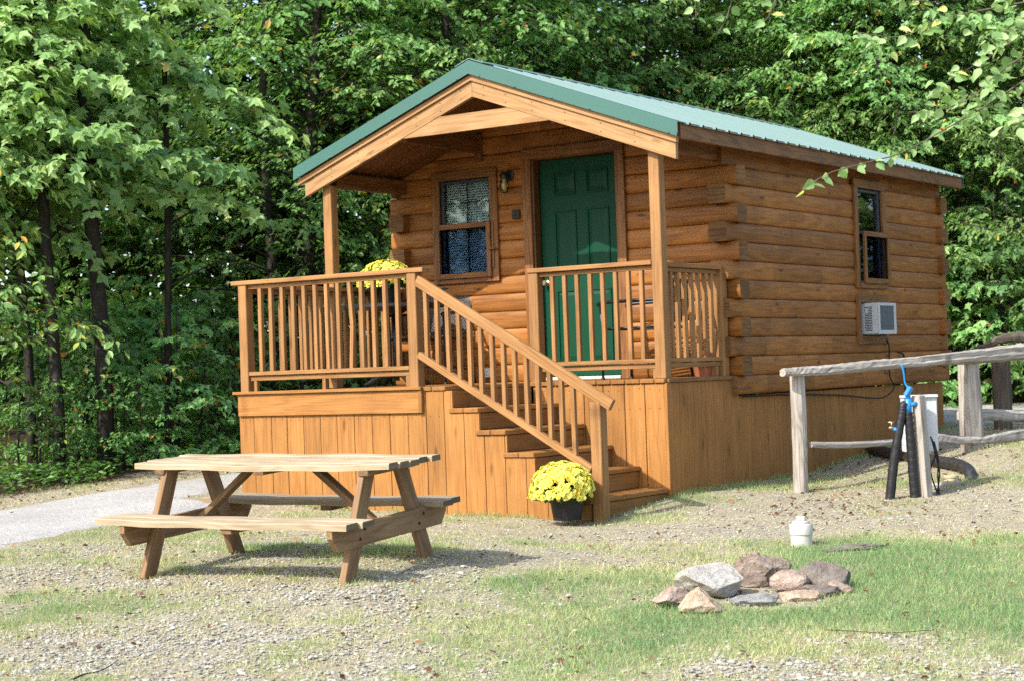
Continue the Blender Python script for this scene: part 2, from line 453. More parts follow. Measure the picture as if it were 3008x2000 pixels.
        for run in runs:
            F = []
            for i in range(len(run) - 1):
                for j in range(nseg):
                    k = (j + 1) % nseg
                    F.append([i * nseg + j, i * nseg + k, (i + 1) * nseg + k, (i + 1) * nseg + j])
            s.add(np.vstack([ring(r, z) for r, z in run]), F, None, tone, smooth, mi)
        s.add(ring(*prof[0]), [list(range(nseg))[::-1]], None, tone, False, mi)
        s.add(ring(*prof[-1]), [list(range(nseg))], None, tone, False, mi)
    def build(s, name, mat, parent=None):
        V = np.vstack(s.v); G = np.vstack(s.g); Tn = np.concatenate(s.t)
        me = bpy.data.meshes.new(name)
        me.vertices.add(len(V)); me.vertices.foreach_set('co', V.astype(np.float32).ravel())
        ln = np.array([len(f) for f in s.f], np.int32)
        me.loops.add(int(ln.sum())); me.loops.foreach_set('vertex_index', np.concatenate([np.asarray(f, np.int32) for f in s.f]))
        me.polygons.add(len(ln)); st = np.r_[0, np.cumsum(ln)[:-1]].astype(np.int32)
        me.polygons.foreach_set('loop_start', st)
        return fin(me, name, mat, parent, G, Tn, np.array(s.sm, bool), np.array(s.mi, np.int32))
def fin(me, name, mat, parent, G, Tn, sm, mi=None):
    if G is not None:
        a = me.attributes.new('gc', 'FLOAT_VECTOR', 'POINT'); a.data.foreach_set('vector', G.astype(np.float32).ravel())
    if Tn is not None:
        a = me.attributes.new('tone', 'FLOAT', 'POINT'); a.data.foreach_set('value', Tn.astype(np.float32))
    me.polygons.foreach_set('use_smooth', sm)
    for m in (mat if isinstance(mat, (list, tuple)) else [mat]): me.materials.append(m)
    if mi is not None: me.polygons.foreach_set('material_index', mi)
    me.update(calc_edges=True)
    me.validate()
    o = bpy.data.objects.new(name, me)
    COL.objects.link(o)
    if parent is not None:
        o.parent = parent
        if parent.type == 'EMPTY':
            o.matrix_parent_inverse = pmat(parent).inverted() if getattr(parent, 'name', '') in WORLD_T else Matrix()
        elif parent.name in WORLD_T:
            pass
    return o
WORLD_T = set()
def pmat(o):
    return Matrix.Translation(o.location) @ o.rotation_euler.to_matrix().to_4x4()
def wthing(*a, **k):
    """a thing whose parts are modelled in world coordinates"""
    o = thing(*a, **k); WORLD_T.add(o.name); return o

# fast leaf meshes
OVAL = (np.array([[0, 0, 0], [-.24, .3, .05], [-.22, .66, .05], [0, 1, -.05], [.22, .66, .05], [.24, .3, .05]]), [[0, 3, 2, 1], [0, 5, 4, 3]])
NARROW = (np.array([[0, 0, 0], [-.17, .32, .03], [-.15, .62, .02], [0, 1, -.10], [.15, .62, .02], [.17, .32, .03]]), [[0, 3, 2, 1], [0, 5, 4, 3]])
MAPLE = (np.array([[0, .0, 0], [-.22, -.06, .0], [-.30, .18, .04], [-.58, .38, -.04], [-.24, .52, .05], [0, 1, -.12],
                   [.24, .52, .05], [.58, .38, -.04], [.30, .18, .04], [.22, -.06, .0]]), [[0, 5, 4, 3, 2, 1], [0, 9, 8, 7, 6, 5]])
BIRCH = (np.array([[0, 0, 0], [-.26, .12, .03], [-.36, .34, .05], [-.22, .68, .02], [0, 1, -.12], [.22, .68, .02], [.36, .34, .05], [.26, .12, .03]]), [[0, 4, 3, 2, 1], [0, 7, 6, 5, 4]])
BLADE = (np.array([[-.5, 0, 0], [.5, 0, 0], [.32, .55, .0], [-.32, .55, 0], [0, 1, 0]]), [[0, 1, 2, 3], [3, 2, 4]])
def scatter(name, tmpl, pos, tip, nrm, size, tone, mat, parent=None, wide=None):
    tv, tf = tmpl
    pos = np.asarray(pos, float); N = len(pos)
    t_ = tip / (np.linalg.norm(tip, axis=1)[:, None] + 1e-9)
    sd = np.cross(t_, nrm); sd /= np.linalg.norm(sd, axis=1)[:, None] + 1e-9
    nn = np.cross(sd, t_)
    size = np.broadcast_to(size, (N,)); wide = size if wide is None else np.broadcast_to(wide, (N,))
    V = pos[:, None, :] + (tv[None, :, 0:1] * wide[:, None, None]) * sd[:, None, :] + (tv[None, :, 1:2] * size[:, None, None]) * t_[:, None, :] + (tv[None, :, 2:3] * size[:, None, None]) * nn[:, None, :]
    k = len(tv)
    idx = np.concatenate([np.array(f) for f in tf]); ln = np.array([len(f) for f in tf], np.int32)
    LI = (idx[None, :] + (np.arange(N) * k)[:, None]).ravel().astype(np.int32)
    LN = np.tile(ln, N)
    me = bpy.data.meshes.new(name)
    me.vertices.add(N * k); me.vertices.foreach_set('co', V.astype(np.float32).ravel())
    me.loops.add(len(LI)); me.loops.foreach_set('vertex_index', LI)
    me.polygons.add(len(LN)); me.polygons.foreach_set('loop_start', np.r_[0, np.cumsum(LN)[:-1]].astype(np.int32))
    return fin(me, name, mat, parent, None, np.repeat(tone, k), np.zeros(len(LN), bool))

# ------------------------------------------------------------------ terrain height
GP = np.array([(-.03, -1.18, -1.055), (-3.64, -1.18, -.90), (-2.96, -1.18, -.97), (-2.19, -1.18, -1.017), (-1.26, -1.18, -1.043), (0, 0, -.98), (0, .79, -.955), (0, 1.5, -.967),
               (0, 2.43, -.96), (0, 4.06, -.845), (0, 6.2, -.725), (-.99, -4.87, -1.09), (.48, -4.68, -1.10), (-1.11, -3.91, -1.045), (.36, -3.73, -1.06), (.75, .83, -.985), (1.85, .7, -1.0), (1.55, 2.8, -.75), (2.4, 3.2, -.72), (.8, 5.9, -.69)])
def plane(x, y): return -.0274 * x + .0352 * y - .995
_d = GP[:, None, :2] - GP[None, :, :2]
_K = np.exp(-(_d ** 2).sum(2) / (2 * .9 ** 2)) + np.eye(len(GP)) * .05
_W = np.linalg.solve(_K, GP[:, 2] - plane(GP[:, 0], GP[:, 1]))
def height(x, y):
    x = np.asarray(x, float); y = np.asarray(y, float)
    xc = np.clip(x, -14, 12); yc = np.clip(y, -16, 16)
    h = plane(xc, yc)
    for (gx, gy, _), w in zip(GP, _W):
        h = h + w * np.exp(-((x - gx) ** 2 + (y - gy) ** 2) / (2 * .9 ** 2))
    h = h + .008 * np.sin(2.1 * x + 1.3 * y) + .006 * np.sin(4.7 * x - 3.1 * y + 1)
    # bank rising into the wood behind
    h = h + .05 * np.clip(y - 12, 0, 40)
    return h
def hz(x, y): return float(height(x, y))
def vnoise(x, y, s, seed=0):
    """smooth value noise, numpy"""
    x = np.asarray(x) / s + seed * 17.3; y = np.asarray(y) / s + seed * 9.1
    xi = np.floor(x).astype(int); yi = np.floor(y).astype(int); fx = x - xi; fy = y - yi
    fx = fx * fx * (3 - 2 * fx); fy = fy * fy * (3 - 2 * fy)
    def h(a, b):
        v = np.sin(a * 127.1 + b * 311.7 + seed * 74.7) * 43758.5453
        return v - np.floor(v)
    return (h(xi, yi) * (1 - fx) + h(xi + 1, yi) * fx) * (1 - fy) + (h(xi, yi + 1) * (1 - fx) + h(xi + 1, yi + 1) * fx) * fy
BLOBS = [  # x, y, radius, weight: lush (+) and bare (-) patches
    (2.3, -2.5, .8, .55), (2.9, -1.9, .9, .65), (3.4, -1.5, .9, .6), (4.0, -3.0, 1.0, .75), (3.5, -3.5, .8, .75), (3.1, -4.35, .7, .8), (2.6, -4.75, .6, .75), (3.6, -4.4, .8, .55), (1.75, -3.6, .7, .45), (2.0, -5.0, .42, .75),
    (2.45, -5.55, .45, .5), (2.6, -.7, .5, .2), (-.95, -3.7, .6, .6), (-.2, -3.45, .5, .6), (.3, -3.2, .5, .35), (.2, -4.2, .6, .25),
    (-2.4, -3.6, .7, .5), (-3.0, -4.3, .7, .5), (1.3, -4.9, .35, .4), (-1.3, -1.6, .5, .5), (-2.4, -1.7, .6, .55), (.3, -.7, .35, .4), (.6, .4, .5, .4), (.3, 1.5, .5, .4), (.4, 3.0, .5, .3), (1.8, .7, .5, .25), (.7, 1.4, .5, .5), (1.3, 1.2, .5, .45), (1.6, 1.9, .4, .35), (2.2, 1.4, .5, .4), (.1, -5.2, .5, .35), (-.6, -5.6, .5, .4), (1.0, -5.9, .5, .3), (-1.9, -5.0, .6, .35), (-.2, -2.4, .6, .35),
    (.45, -2.5, .7, -.3), (.8, -1.7, .6, -.45), (1.3, -1.1, .6, -.45), (1.95, -.25, .6, -.45), (2.6, .6, .7, -.4), (.7, -4.3, .5, -.2), (4.2, -4.7, .5, -.4), (3.9, -5.3, .6, -.45), (3.2, -5.8, .5, -.3), (.1, -6.2, 1.0, -.3), (2.55, -3.75, .32, -1.6), (2.8, -3.85, .28, -1.4), (2.35, -3.0, .4, -.5), (3.7, -4.1, .25, -.6), (3.0, -4.9, .22, -.7), (2.2, -4.3, .25, -.5), (3.6, -2.4, .3, -.5), (3.5, -5.0, .35, -.6)]
def lush(x, y):
    x = np.asarray(x, float); y = np.asarray(y, float)
    g = .29 + .17 * np.clip((x - .9) / 1.2, 0, 1) * np.clip((-1.6 - y + (x - 2) * .5) / .8, 0, 1) + .7 * (vnoise(x, y, .5, 1) - .5) + .3 * (vnoise(x, y, 1.3, 13) - .5) + .45 * (vnoise(x, y, .17, 2) - .5) + .3 * (vnoise(x, y, .07, 7) - .5)
    for bx, by, r, w in BLOBS:
        g = g + .40 * w * np.exp(-((x - bx) ** 2 + (y - by) ** 2) / (2 * r * r))
    return np.clip(g, 0, 1)
def road_c(y):
    return -4.15 - .04 * np.clip(y, -8, 8) * 0 + .25 * np.sin(y * .3) * 0
def in_road(x, y):
    x = np.asarray(x, float); y = np.asarray(y, float)
    e = .12 * (vnoise(x, y, .5, 5) - .5)
    left = (x > -5.25 + e) & (x < np.where(y < -1.5, -3.35 + .25 * np.clip(-1.5 - y, 0, 4) * .3, -3.95) + e) & (y < 9.0)
    back = (y > 7.9 + e) & (y < 10.9 + e) & (x > -5.25 + e)
    return left | back
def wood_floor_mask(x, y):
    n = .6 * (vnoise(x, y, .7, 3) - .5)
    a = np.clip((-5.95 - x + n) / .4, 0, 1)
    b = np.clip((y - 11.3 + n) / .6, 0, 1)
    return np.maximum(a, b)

# ground sheet
def axis_lines(lo, hi, step, far):
    a = list(np.arange(lo, hi + 1e-6, step))
    s = step; x = hi
    while x < far: s *= 1.35; x += s; a.append(x)
    s = step; x = lo
    while x > -far: s *= 1.35; x -= s; a.insert(0, x)
    return np.array(a)
gx = axis_lines(-7, 6.5, .07, 420); gy = axis_lines(-8.5, 8, .07, 420)
X, Y = np.meshgrid(gx, gy, indexing='ij')
Z = height(X, Y) + .012 * (vnoise(X, Y, .12, 8) - .5) * ((X > -7) & (X < 6.5) & (Y > -8.5) & (Y < 8))
nx, ny = X.shape
me = bpy.data.meshes.new('ground')
V = np.stack([X.ravel(), Y.ravel(), Z.ravel()], 1)
ii, jj = np.meshgrid(np.arange(nx - 1), np.arange(ny - 1), indexing='ij')
a = (ii * ny + jj).ravel()
Q = np.stack([a, a + ny, a + ny + 1, a + 1], 1).astype(np.int32)
me.vertices.add(len(V)); me.vertices.foreach_set('co', V.astype(np.float32).ravel())
me.loops.add(Q.size); me.loops.foreach_set('vertex_index', Q.ravel())
me.polygons.add(len(Q)); me.polygons.foreach_set('loop_start', (np.arange(len(Q)) * 4).astype(np.int32))
at = me.attributes.new('grass', 'FLOAT', 'POINT'); at.data.foreach_set('value', lush(X, Y).ravel().astype(np.float32))
at = me.attributes.new('damp', 'FLOAT', 'POINT'); at.data.foreach_set('value', wood_floor_mask(X, Y).ravel().astype(np.float32))
ground = fin(me, 'ground', M['ground'], None, None, None, np.ones(len(Q), bool))
tag(ground, 'gravelly ground with patchy dry and green grass', 'ground', kind='structure')

# gravel road: a sheet lying on the ground, its edge following the wheel-worn outline
st = .11
rx = np.arange(-5.6, 5.5, st); ry = np.arange(-9.5, 11.3, st)
RX, RY = np.meshgrid(rx, ry, indexing='ij')
keep = in_road(RX, RY)
RZ = height(RX, RY) + .016
nx, ny = RX.shape
ii, jj = np.meshgrid(np.arange(nx - 1), np.arange(ny - 1), indexing='ij')
_k = keep.copy(); _in = _k.copy(); _in[1:-1, 1:-1] = _k[1:-1, 1:-1] & _k[:-2, 1:-1] & _k[2:, 1:-1] & _k[1:-1, :-2] & _k[1:-1, 2:] & _k[:-2, :-2] & _k[2:, 2:] & _k[:-2, 2:] & _k[2:, :-2]
RZ = np.where(_in, RZ, RZ - .035)
a = (ii * ny + jj)
ok = keep[:-1, :-1] & keep[1:, :-1] & keep[1:, 1:] & keep[:-1, 1:]
a = a[ok]
Q = np.stack([a, a + ny, a + ny + 1, a + 1], 1)
used, inv = np.unique(Q, return_inverse=True)
VV = np.stack([RX.ravel(), RY.ravel(), RZ.ravel()], 1)[used]
VV[:, :2] += RNG.uniform(-.03, .03, (len(VV), 2))
me = bpy.data.meshes.new('gravel_road'); Q = inv.reshape(-1, 4).astype(np.int32)
me.vertices.add(len(VV)); me.vertices.foreach_set('co', VV.astype(np.float32).ravel())
me.loops.add(Q.size); me.loops.foreach_set('vertex_index', Q.ravel())
me.polygons.add(len(Q)); me.polygons.foreach_set('loop_start', (np.arange(len(Q)) * 4).astype(np.int32))
road = fin(me, 'gravel_road', M['road'], None, None, None, np.ones(len(Q), bool))
tag(road, 'pale grey gravel road curving past the cabin', 'road', kind='structure')

# ------------------------------------------------------------------ the cabin
W_, S_, D1, D2 = 3.59, 1.18, 1.182, 6.2
RX0 = -1.796                       # ridge
LH = .1665; LZ0 = -.0043           # log courses
SLOPE = .368
def ztop(x): return 2.81 - SLOPE * abs(x - RX0)
cabin = wthing('log_cabin', (-1.8, 2.5, -.95), 'stained log cabin with green metal roof and raised front porch', 'cabin')
PROF = [(0, .034), (.014, .042), (.05, .0500), (.16, .0556), (.36, .0585), (.5, .059), (.64, .0585), (.84, .0556), (.95, .0500), (.986, .042), (1, .034)]
def log_run(mb, axis, face, out, a0, a1, n, zlim=None, mi=0, ends=(1, 1)):
    """one log: along axis (0 x / 1 y); face = seam plane coordinate, out = outward sign; thickness .13"""
    z0 = LZ0 + LH * n
    L = a1 - a0
    cuts = [a0]
    if L > 1.3:
        x = a0 + random.uniform(.5, 1.4)
        while x < a1 - .4:
            cuts.append(x); x += random.uniform(.9, 2.2)
    cuts.append(a1)
    for k in range(len(cuts) - 1):
        b0, b1 = cuts[k] + (.0012 if k else 0), cuts[k + 1]
        pr = [(face + out * o, z0 + LH * tt) for tt, o in PROF]
        pr += [(face + out * (-.12 - o * .9 + .05), z0 + LH * tt) for tt, o in PROF[::-1]]
        nP = len(pr)
        V = []
        for e, b in enumerate((b0, b1)):
            for c, z in pr:
                bb = b
                if zlim is not None:
                    lo, hi = zlim(z)
                    bb = min(max(b, lo), hi)
                V.append((bb, c, z) if axis == 0 else (c, bb, z))
        V = np.array(V)
        F = [list(range(nP)), list(range(2 * nP - 1, nP - 1, -1))]
        for i in range(nP):
            j = (i + 1) % nP
            F.append([i, i + nP, j + nP, j])
        # consistent outward orientation
        c = V.mean(0)
        FF = []
        for f in F:
            p = V[f]; nr = sum(np.cross(p[i] - p[0], p[(i + 1) % len(p)] - p[0]) for i in range(len(p)))
            FF.append(f if nr @ (p.mean(0) - c) > 0 else f[::-1])
        g = np.stack([V[:, axis], V[:, 1 - axis], V[:, 2]], 1) + RNG.uniform(-50, 50, 3)
        tn = random.uniform(.76, 1.13)
        # end faces use their own vertices
        mb.add(V, FF[2:], g, tn, smooth=True, mi=mi)
        off = mb.n
        mb.add(V, [], g[:, [1, 0, 2]], tn)
        # end grain with a light groove pair, left flat
        for q in range(2):
            mb.f.append([i + off for i in FF[q]]); mb.sm.append(False)
            mb.mi.append(1 if (k == 0 and q == 0) or (k == len(cuts) - 2 and q == 1) else mi)
def spans(a0, a1, holes):
    out = []; x = a0
    for h0, h1 in sorted(holes):
        if h1 <= x or h0 >= a1: continue
        if h0 > x + .02: out.append((x, h0))
        x = max(x, h1)
    if a1 > x + .02: out.append((x, a1))
    return out
# front wall, with door and window openings; log seam plane faces -Y
mb = MB()
DOORH = (-2.06, -1.05, -.02, 2.10); WINH = (-3.12, -2.44, .99, 2.0)
FACE = D1 + .045
for n in range(-1, 16):
    z0, z1 = LZ0 + LH * n, LZ0 + LH * (n + 1)
    a1 = .115 if n % 2 == 0 else -.10
    a0 = -W_ - .115 if n % 2 == 0 else -W_ + .10
    if n >= 11: a0, a1 = -W_ - .02, .02
    if ztop(RX0) - .17 < z0: continue
    holes = []
    for h in (DOORH, WINH):
        if z0 < h[3] - .04 and z1 > h[2] + .04: holes.append((h[0], h[1]))
    zl = None
    if n >= 11:
        zl = lambda z: (RX0 - max((2.81 - .15 - z) / SLOPE, .01), RX0 + max((2.81 - .15 - z) / SLOPE, .01))
    for s0, s1 in spans(a0, a1, holes):
        if n >= 11:
            lo, hi = zl(z0)
            s0, s1 = max(s0, lo), min(s1, hi)
            if s1 - s0 < .03: continue
        log_run(mb, 0, FACE, -1, s0, s1, n, zl)
mb.build('front_wall', [M['log'], M['endgrain']], cabin)
# side walls and back wall
SWH = (3.85, 4.50, .84, 1.84); ACH = (3.85, 4.46, .31, .68)
for xf, out, nm in ((0.0, 1, 'side_wall'), (-W_, -1, 'side_wall')):
    mb = MB()
    for n in range(-1, 11):
        z0, z1 = LZ0 + LH * n, LZ0 + LH * (n + 1)
        odd = n % 2 != 0
        a0 = D1 - .115 if odd else D1 + .12
        a1 = D2 + .04 if odd else D2 - .10
        if n == -1: a0 = D1 - .02
        holes = []
        if out > 0:
            for h in (SWH, ACH):
                if z0 < h[3] - .04 and z1 > h[2] + .04: holes.append((h[0], h[1]))
        for s0, s1 in spans(a0, a1, holes): log_run(mb, 1, xf, out, s0, s1, n)
    mb.box((xf - .02 if out > 0 else xf - .03, D1 - .10, LZ0 + LH * 11), (xf + .03 if out > 0 else xf + .02, D2 + .02, 2.02), tone=.72)
    mb.build(nm, [M['log'], M['endgrain']], cabin)
mb = MB()
for n in range(-1, 16):
    z0 = LZ0 + LH * n
    if ztop(RX0) - .17 < z0: continue
    zl = None
    a0, a1 = (-W_ - .13, .11) if n % 2 == 0 else (-W_ + .1, -.10)
    if n >= 11:
        zl = lambda z: (RX0 - max((2.81 - .15 - z) / SLOPE, .01), RX0 + max((2.81 - .15 - z) / SLOPE, .01))
        a0, a1 = -W_, 0
        lo, hi = zl(z0); a0, a1 = max(a0, lo), min(a1, hi)
        if a1 - a0 < .03: continue
    log_run(mb, 0, D2 - .045, 1, a0, a1, n, zl)
mb.build('back_wall', [M['log'], M['endgrain']], cabin)
mb = MB()
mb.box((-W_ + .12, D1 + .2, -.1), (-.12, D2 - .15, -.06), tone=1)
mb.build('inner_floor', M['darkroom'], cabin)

# ---- roof
YF, YB = -.075, 6.36
roof = None
XE = 2.036                          # half width to the eave edge
def roof_sheet():
    mb = MB()
    # ribbed sheet: profile along y, pushed down each slope
    ys = []; hs = []
    y = YF + .06
    while y < YB - .02:
        for dy, h in ((0, 0), (.075, 0), (.088, .019), (.108, .019), (.121, 0)):
            ys.append(min(y + dy, YB)); hs.append(h)
        y += .2286
    ys.append(YB); hs.append(0)
    ys = np.array(ys); hs = np.array(hs); n = len(ys)
    for sgn in (-1, 1):
        V = []
        for r in (0.0, XE + .03):
            for yy, h in zip(ys, hs): V.append((RX0 + sgn * r, yy, 2.81 - SLOPE * r + h))
        for r in (0.0, XE + .03):
            for yy, h in zip(ys, hs): V.append((RX0 + sgn * r, yy, 2.81 - SLOPE * r + h - .004))
        F = []
        for i in range(n - 1):
            q = [i, i + 1, n + i + 1, n + i]
            F.append(q if sgn < 0 else q[::-1])
            q2 = [2 * n + i, 2 * n + i + 1, 3 * n + i + 1, 3 * n + i]
            F.append(q2[::-1] if sgn < 0 else q2)
            F.append([n + i, n + i + 1, 3 * n + i + 1, 3 * n + i])
        mb.add(np.array(V), F, None, 1.0)
    return mb
roof = roof_sheet().build('roof', M['roof'], cabin)
mb = MB()
for sgn in (-1, 1):
    P = [(RX0, YF - .02, 2.834), (RX0 + sgn * .15, YF - .02, 2.834 - SLOPE * .15), (RX0 + sgn * .15, YF - .02, 2.828 - SLOPE * .15), (RX0, YF - .02, 2.828)]
    mb.prism(P, (0, YB - YF + .04, 0), tone=1)
mb.build('ridge_cap', M['ridge'], roof)
def rake_piece(mb, off0, off1, r_end, y0, y1, side=0):
    for sgn in ((-1, 1) if side == 0 else (side,)):
        P = [(RX0, y0, 2.81 + off0), (RX0 + sgn * r_end, y0, 2.81 + off0 - SLOPE * r_end), (RX0 + sgn * r_end, y0, 2.81 + off1 - SLOPE * r_end), (RX0, y0, 2.81 + off1)]
        mb.prism(P, (0, y1 - y0, 0))
mb = MB()
for sd in (-1, 1):
    mb = MB()
    rake_piece(mb, .004, -.100, XE + .012, YF - .026, YF - .018, sd)     # face of the rake flashing
    rake_piece(mb, .008, .001, XE + .010, YF - .018, YF + .13, sd)        # its top flange
    rake_piece(mb, -.082, -.114, XE + .008, YF - .034, YF - .027, sd)     # hemmed lower edge
    for k in range(6):
        r = .12 + k * .37
        mb.lathe((RX0 + sd * r, YF - .036, 2.81 - .104 - SLOPE * r), [(.008, 0), (.008, .004), (.003, .007)], 6, axis=(0, -1, 0))
    mb.build('rake_flashing', M['rooftrim'], roof)
    mb = MB(); rake_piece(mb, .020, -.112, XE + .012, YB + .004, YB + .012, sd)
    mb.build('rake_flashing', M['rooftrim'], roof)
for sgn in (-1, 1):
    mb = MB()
    e = XE - .02
    P = [(RX0, YF, 2.81 - .118), (RX0 + sgn * e, YF, 2.81 - .118 - SLOPE * e), (RX0 + sgn * e, YF, 2.81 - .168 - SLOPE * e), (RX0, YF, 2.81 - .168)]
    mb.prism(P, (0, .045, 0), tone=1.04)
    mb.build('rake_strip', M['beam'], cabin)
    mb = MB()
    e = 2.0 if sgn > 0 else 1.945
    P = [(RX0 + sgn * .0015, YF + .02, 2.81 - .171), (RX0 + sgn * e, YF + .02, 2.81 - .171 - SLOPE * e), (RX0 + sgn * e, YF + .02, 2.81 - .307 - SLOPE * e), (RX0 + sgn * .0015, YF + .02, 2.81 - .307)]
    mb.prism(P, (0, .042, 0), tone=1.0)
    for q in (.12, .35, .62, .95, 1.3, 1.62):
        for dz in (-.20, -.27):
            mb.lathe((RX0 + sgn * q, YF + .0205, 2.81 + dz - SLOPE * q), [(.007, 0), (.006, .002)], 6, axis=(0, -1, 0), tone=.25)
    mb.build('rake_beam', M['beam'], cabin)
mb = MB()
y = YF + .024
zt, zb = 2.366, 2.213
def xin(z): return (2.81 - .309 - z) / SLOPE
mb.prism([(RX0 - xin(zb), y, zb), (RX0 + xin(zb), y, zb), (RX0 + xin(zt), y, zt), (RX0 - xin(zt), y, zt)], (0, .040, 0), tone=1.02)
mb.build('collar_beam', M['beam'], cabin)
# ceiling boards under the rafters (run down the slope)
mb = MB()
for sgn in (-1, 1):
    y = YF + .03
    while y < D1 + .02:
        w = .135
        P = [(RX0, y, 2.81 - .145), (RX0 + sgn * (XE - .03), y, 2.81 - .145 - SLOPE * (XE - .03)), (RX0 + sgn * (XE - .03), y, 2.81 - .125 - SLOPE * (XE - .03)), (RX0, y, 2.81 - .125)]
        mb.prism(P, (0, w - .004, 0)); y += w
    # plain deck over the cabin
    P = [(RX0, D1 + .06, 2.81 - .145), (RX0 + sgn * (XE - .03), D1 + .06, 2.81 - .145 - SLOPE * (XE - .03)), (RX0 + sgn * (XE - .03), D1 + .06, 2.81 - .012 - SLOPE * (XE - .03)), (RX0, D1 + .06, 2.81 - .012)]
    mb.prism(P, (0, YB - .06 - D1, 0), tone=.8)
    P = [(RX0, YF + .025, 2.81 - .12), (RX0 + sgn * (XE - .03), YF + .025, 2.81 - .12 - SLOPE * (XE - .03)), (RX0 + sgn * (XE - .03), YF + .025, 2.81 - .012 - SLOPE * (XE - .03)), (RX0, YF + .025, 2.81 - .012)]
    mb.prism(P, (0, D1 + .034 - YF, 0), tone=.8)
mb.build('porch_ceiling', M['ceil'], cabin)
# inner ceiling tie with its bracket, porch header beams
mb = MB()
mb.board((RX0 - .80, -.01, 2.245), (RX0 - .80, D1 + .01, 2.235), .045, .12)
mb.board((RX0 - .80, D1 - .03, 2.10), (RX0 - .80, D1 - .03, 2.36), .07, .05, up=(0, 1, 0))
mb.build('ceiling_tie', M['ceil'], cabin)
mb = MB()
mb.board((RX0 + .80, -.01, 2.245), (RX0 + .80, D1 + .01, 2.235), .045, .12)
mb.build('ceiling_tie', M['ceil'], cabin)
for x in (-.055, -W_ + .055):
    mb = MB(); mb.board((x, .115, 1.93), (x, D1 - .01, 1.93), .085, .135, tone=.85)
    mb.build('header_beam', M['trim'], cabin)
# eave fascias
for sgn in (-1, 1):
    mb = MB()
    x = RX0 + sgn * (XE - .03 + .0175)
    zc = 2.81 - SLOPE * (XE - .03) - .072
    mb.board((x, YF + .045, zc), (x, 2.6, zc), .033, .138, tone=.95); mb.board((x, 2.603, zc), (x, YB - .01, zc), .033, .138, tone=.86)
    mb.build('eave_fascia', M['trim'], cabin)
mb = MB()
rake_piece(mb, -.02, -.16, XE - .03, YB - .005, YB + .003)
mb.build('back_rake_board', M['trim'], cabin)

# ---- porch posts
B4 = .098
for x0 in (-B4, -W_):
    mb = MB()
    mb.board((x0 + B4 / 2, .012 + B4 / 2, 0), (x0 + B4 / 2, .012 + B4 / 2, ztop(x0 + B4 / 2) - .29), B4, B4, up=(1, 0, 0), ch=.005, tone=1.0)
    mb.build('porch_post', M['rail'], cabin)
# ---- deck boards
mb = MB()
x = -W_ + .005
while x < -.01:
    w = min(.138, -x)
    y0 = -S_ - .012 if x + w < -1.28 else -.018
    mb.board((x + w / 2, y0, -.018), (x + w / 2, D1 + .01, -.018), w - .005, .034, ch=.004)
    x += .1395
mb.build('porch_floor', M['deck'], cabin)
# landing cap and fascia box on the left front
mb = MB()
mb.board((-W_ - .055, -S_ - .012, -.010), (-1.575, -S_ - .012, -.010), .075, .026, ch=.004, tone=.98)
mb.board((-W_ - .012, -S_ - .0125, -.118), (-1.615, -S_ - .0125, -.118), .024, .186, tone=1.02)
mb.board((-1.597, -S_ - .0012, -.118), (-1.597, -S_ - .034, -.118), .034, .186, tone=.85)
mb.board((-W_ - .013, -S_ + .002, -.118), (-W_ - .013, -.02, -.118), .024, .186, tone=.9)
mb.build('landing_fascia', M['deck'], cabin)
# ---- skirting
RUN, RISE = .2592, .1785
def skirt_top(x):
    if x < -5 * RUN - .001: return -.037
    k = int(math.floor((x + 5 * RUN) / RUN + 1e-6)) + 1
    return -(k * RISE) - .042
mb = MB()
edges = [-3.615, -3.445, -3.243, -3.064, -2.879, -2.69, -2.508, -2.32, -2.129, -1.942, -1.753, -1.566, -1.385, -1.19, -.995, -.80, -.605, -.41, -.215, -.02]
for xa, xb in zip(edges[:-1], edges[1:]):
    xs = [xa + .007] + [(i - 5) * RUN for i in range(0, 6) if xa + .02 < (i - 5) * RUN < xb - .02] + [xb]
    tops = [skirt_top((p + q) / 2) for p, q in zip(xs[:-1], xs[1:])]
    if min(tops) < -1.1: continue
    P = [(xs[0], -S_, min(hz(xs[0], -S_) - .05, -1.0)), (xs[0], -S_, tops[0])]
    for i in range(len(tops)):
        if i: P.append((xs[i], -S_, tops[i]))
        P.append((xs[i + 1], -S_, tops[i]))
    P.append((xs[-1], -S_, min(hz(xs[-1], -S_) - .05, -1.0)))
    yo = random.uniform(-.0015, .0015)
    P = [(a, b + yo, c) for a, b, c in P]
    mb.prism(P, (0, .02, 0), grain=(0, 0, 1))
    if xb < -1.3:
        for q in (.25, .75):
            mb.lathe((xa + (xb - xa) * q, -S_ + yo - .0003, -.245 + random.uniform(-.008, .008)), [(.0045, 0), (.004, .0015)], 6, axis=(0, -1, 0), tone=.12)
mb.box((-3.6, -S_ + .0205, -1.05), (-1.32, -S_ + .03, -.06), tone=.16)  # near-black backing board: the shade in the open joints put into its tone
mb.build('landing_skirting', M['deck'], cabin)
mb = MB()
x = -5 * RUN
for xa, xb in ((-1.30, -1.14), (-1.137, -.985), (-.982, -.79), (-.787, -.60), (-.597, -.395), (-.392, -.20), (-.197, -.012)):
    mb.board(((xa + xb) / 2, .010, -1.15), ((xa + xb) / 2, .010, -.037), xb - xa - .004, .02, up=(0, 1, 0), ch=.003)
    for q in (.25, .75):
        for dz in (0, -.16):
            mb.lathe((xa + (xb - xa) * q, -.0003, -.085 + dz + random.uniform(-.01, .01)), [(.0045, 0), (.004, .0015)], 6, axis=(0, -1, 0), tone=.12)
mb.board((0, .014, -1.15), (0, .014, -.037), .028, .032, up=(0, 1, 0), tone=1.0)
mb.build('porch_skirting', M['deck'], cabin)
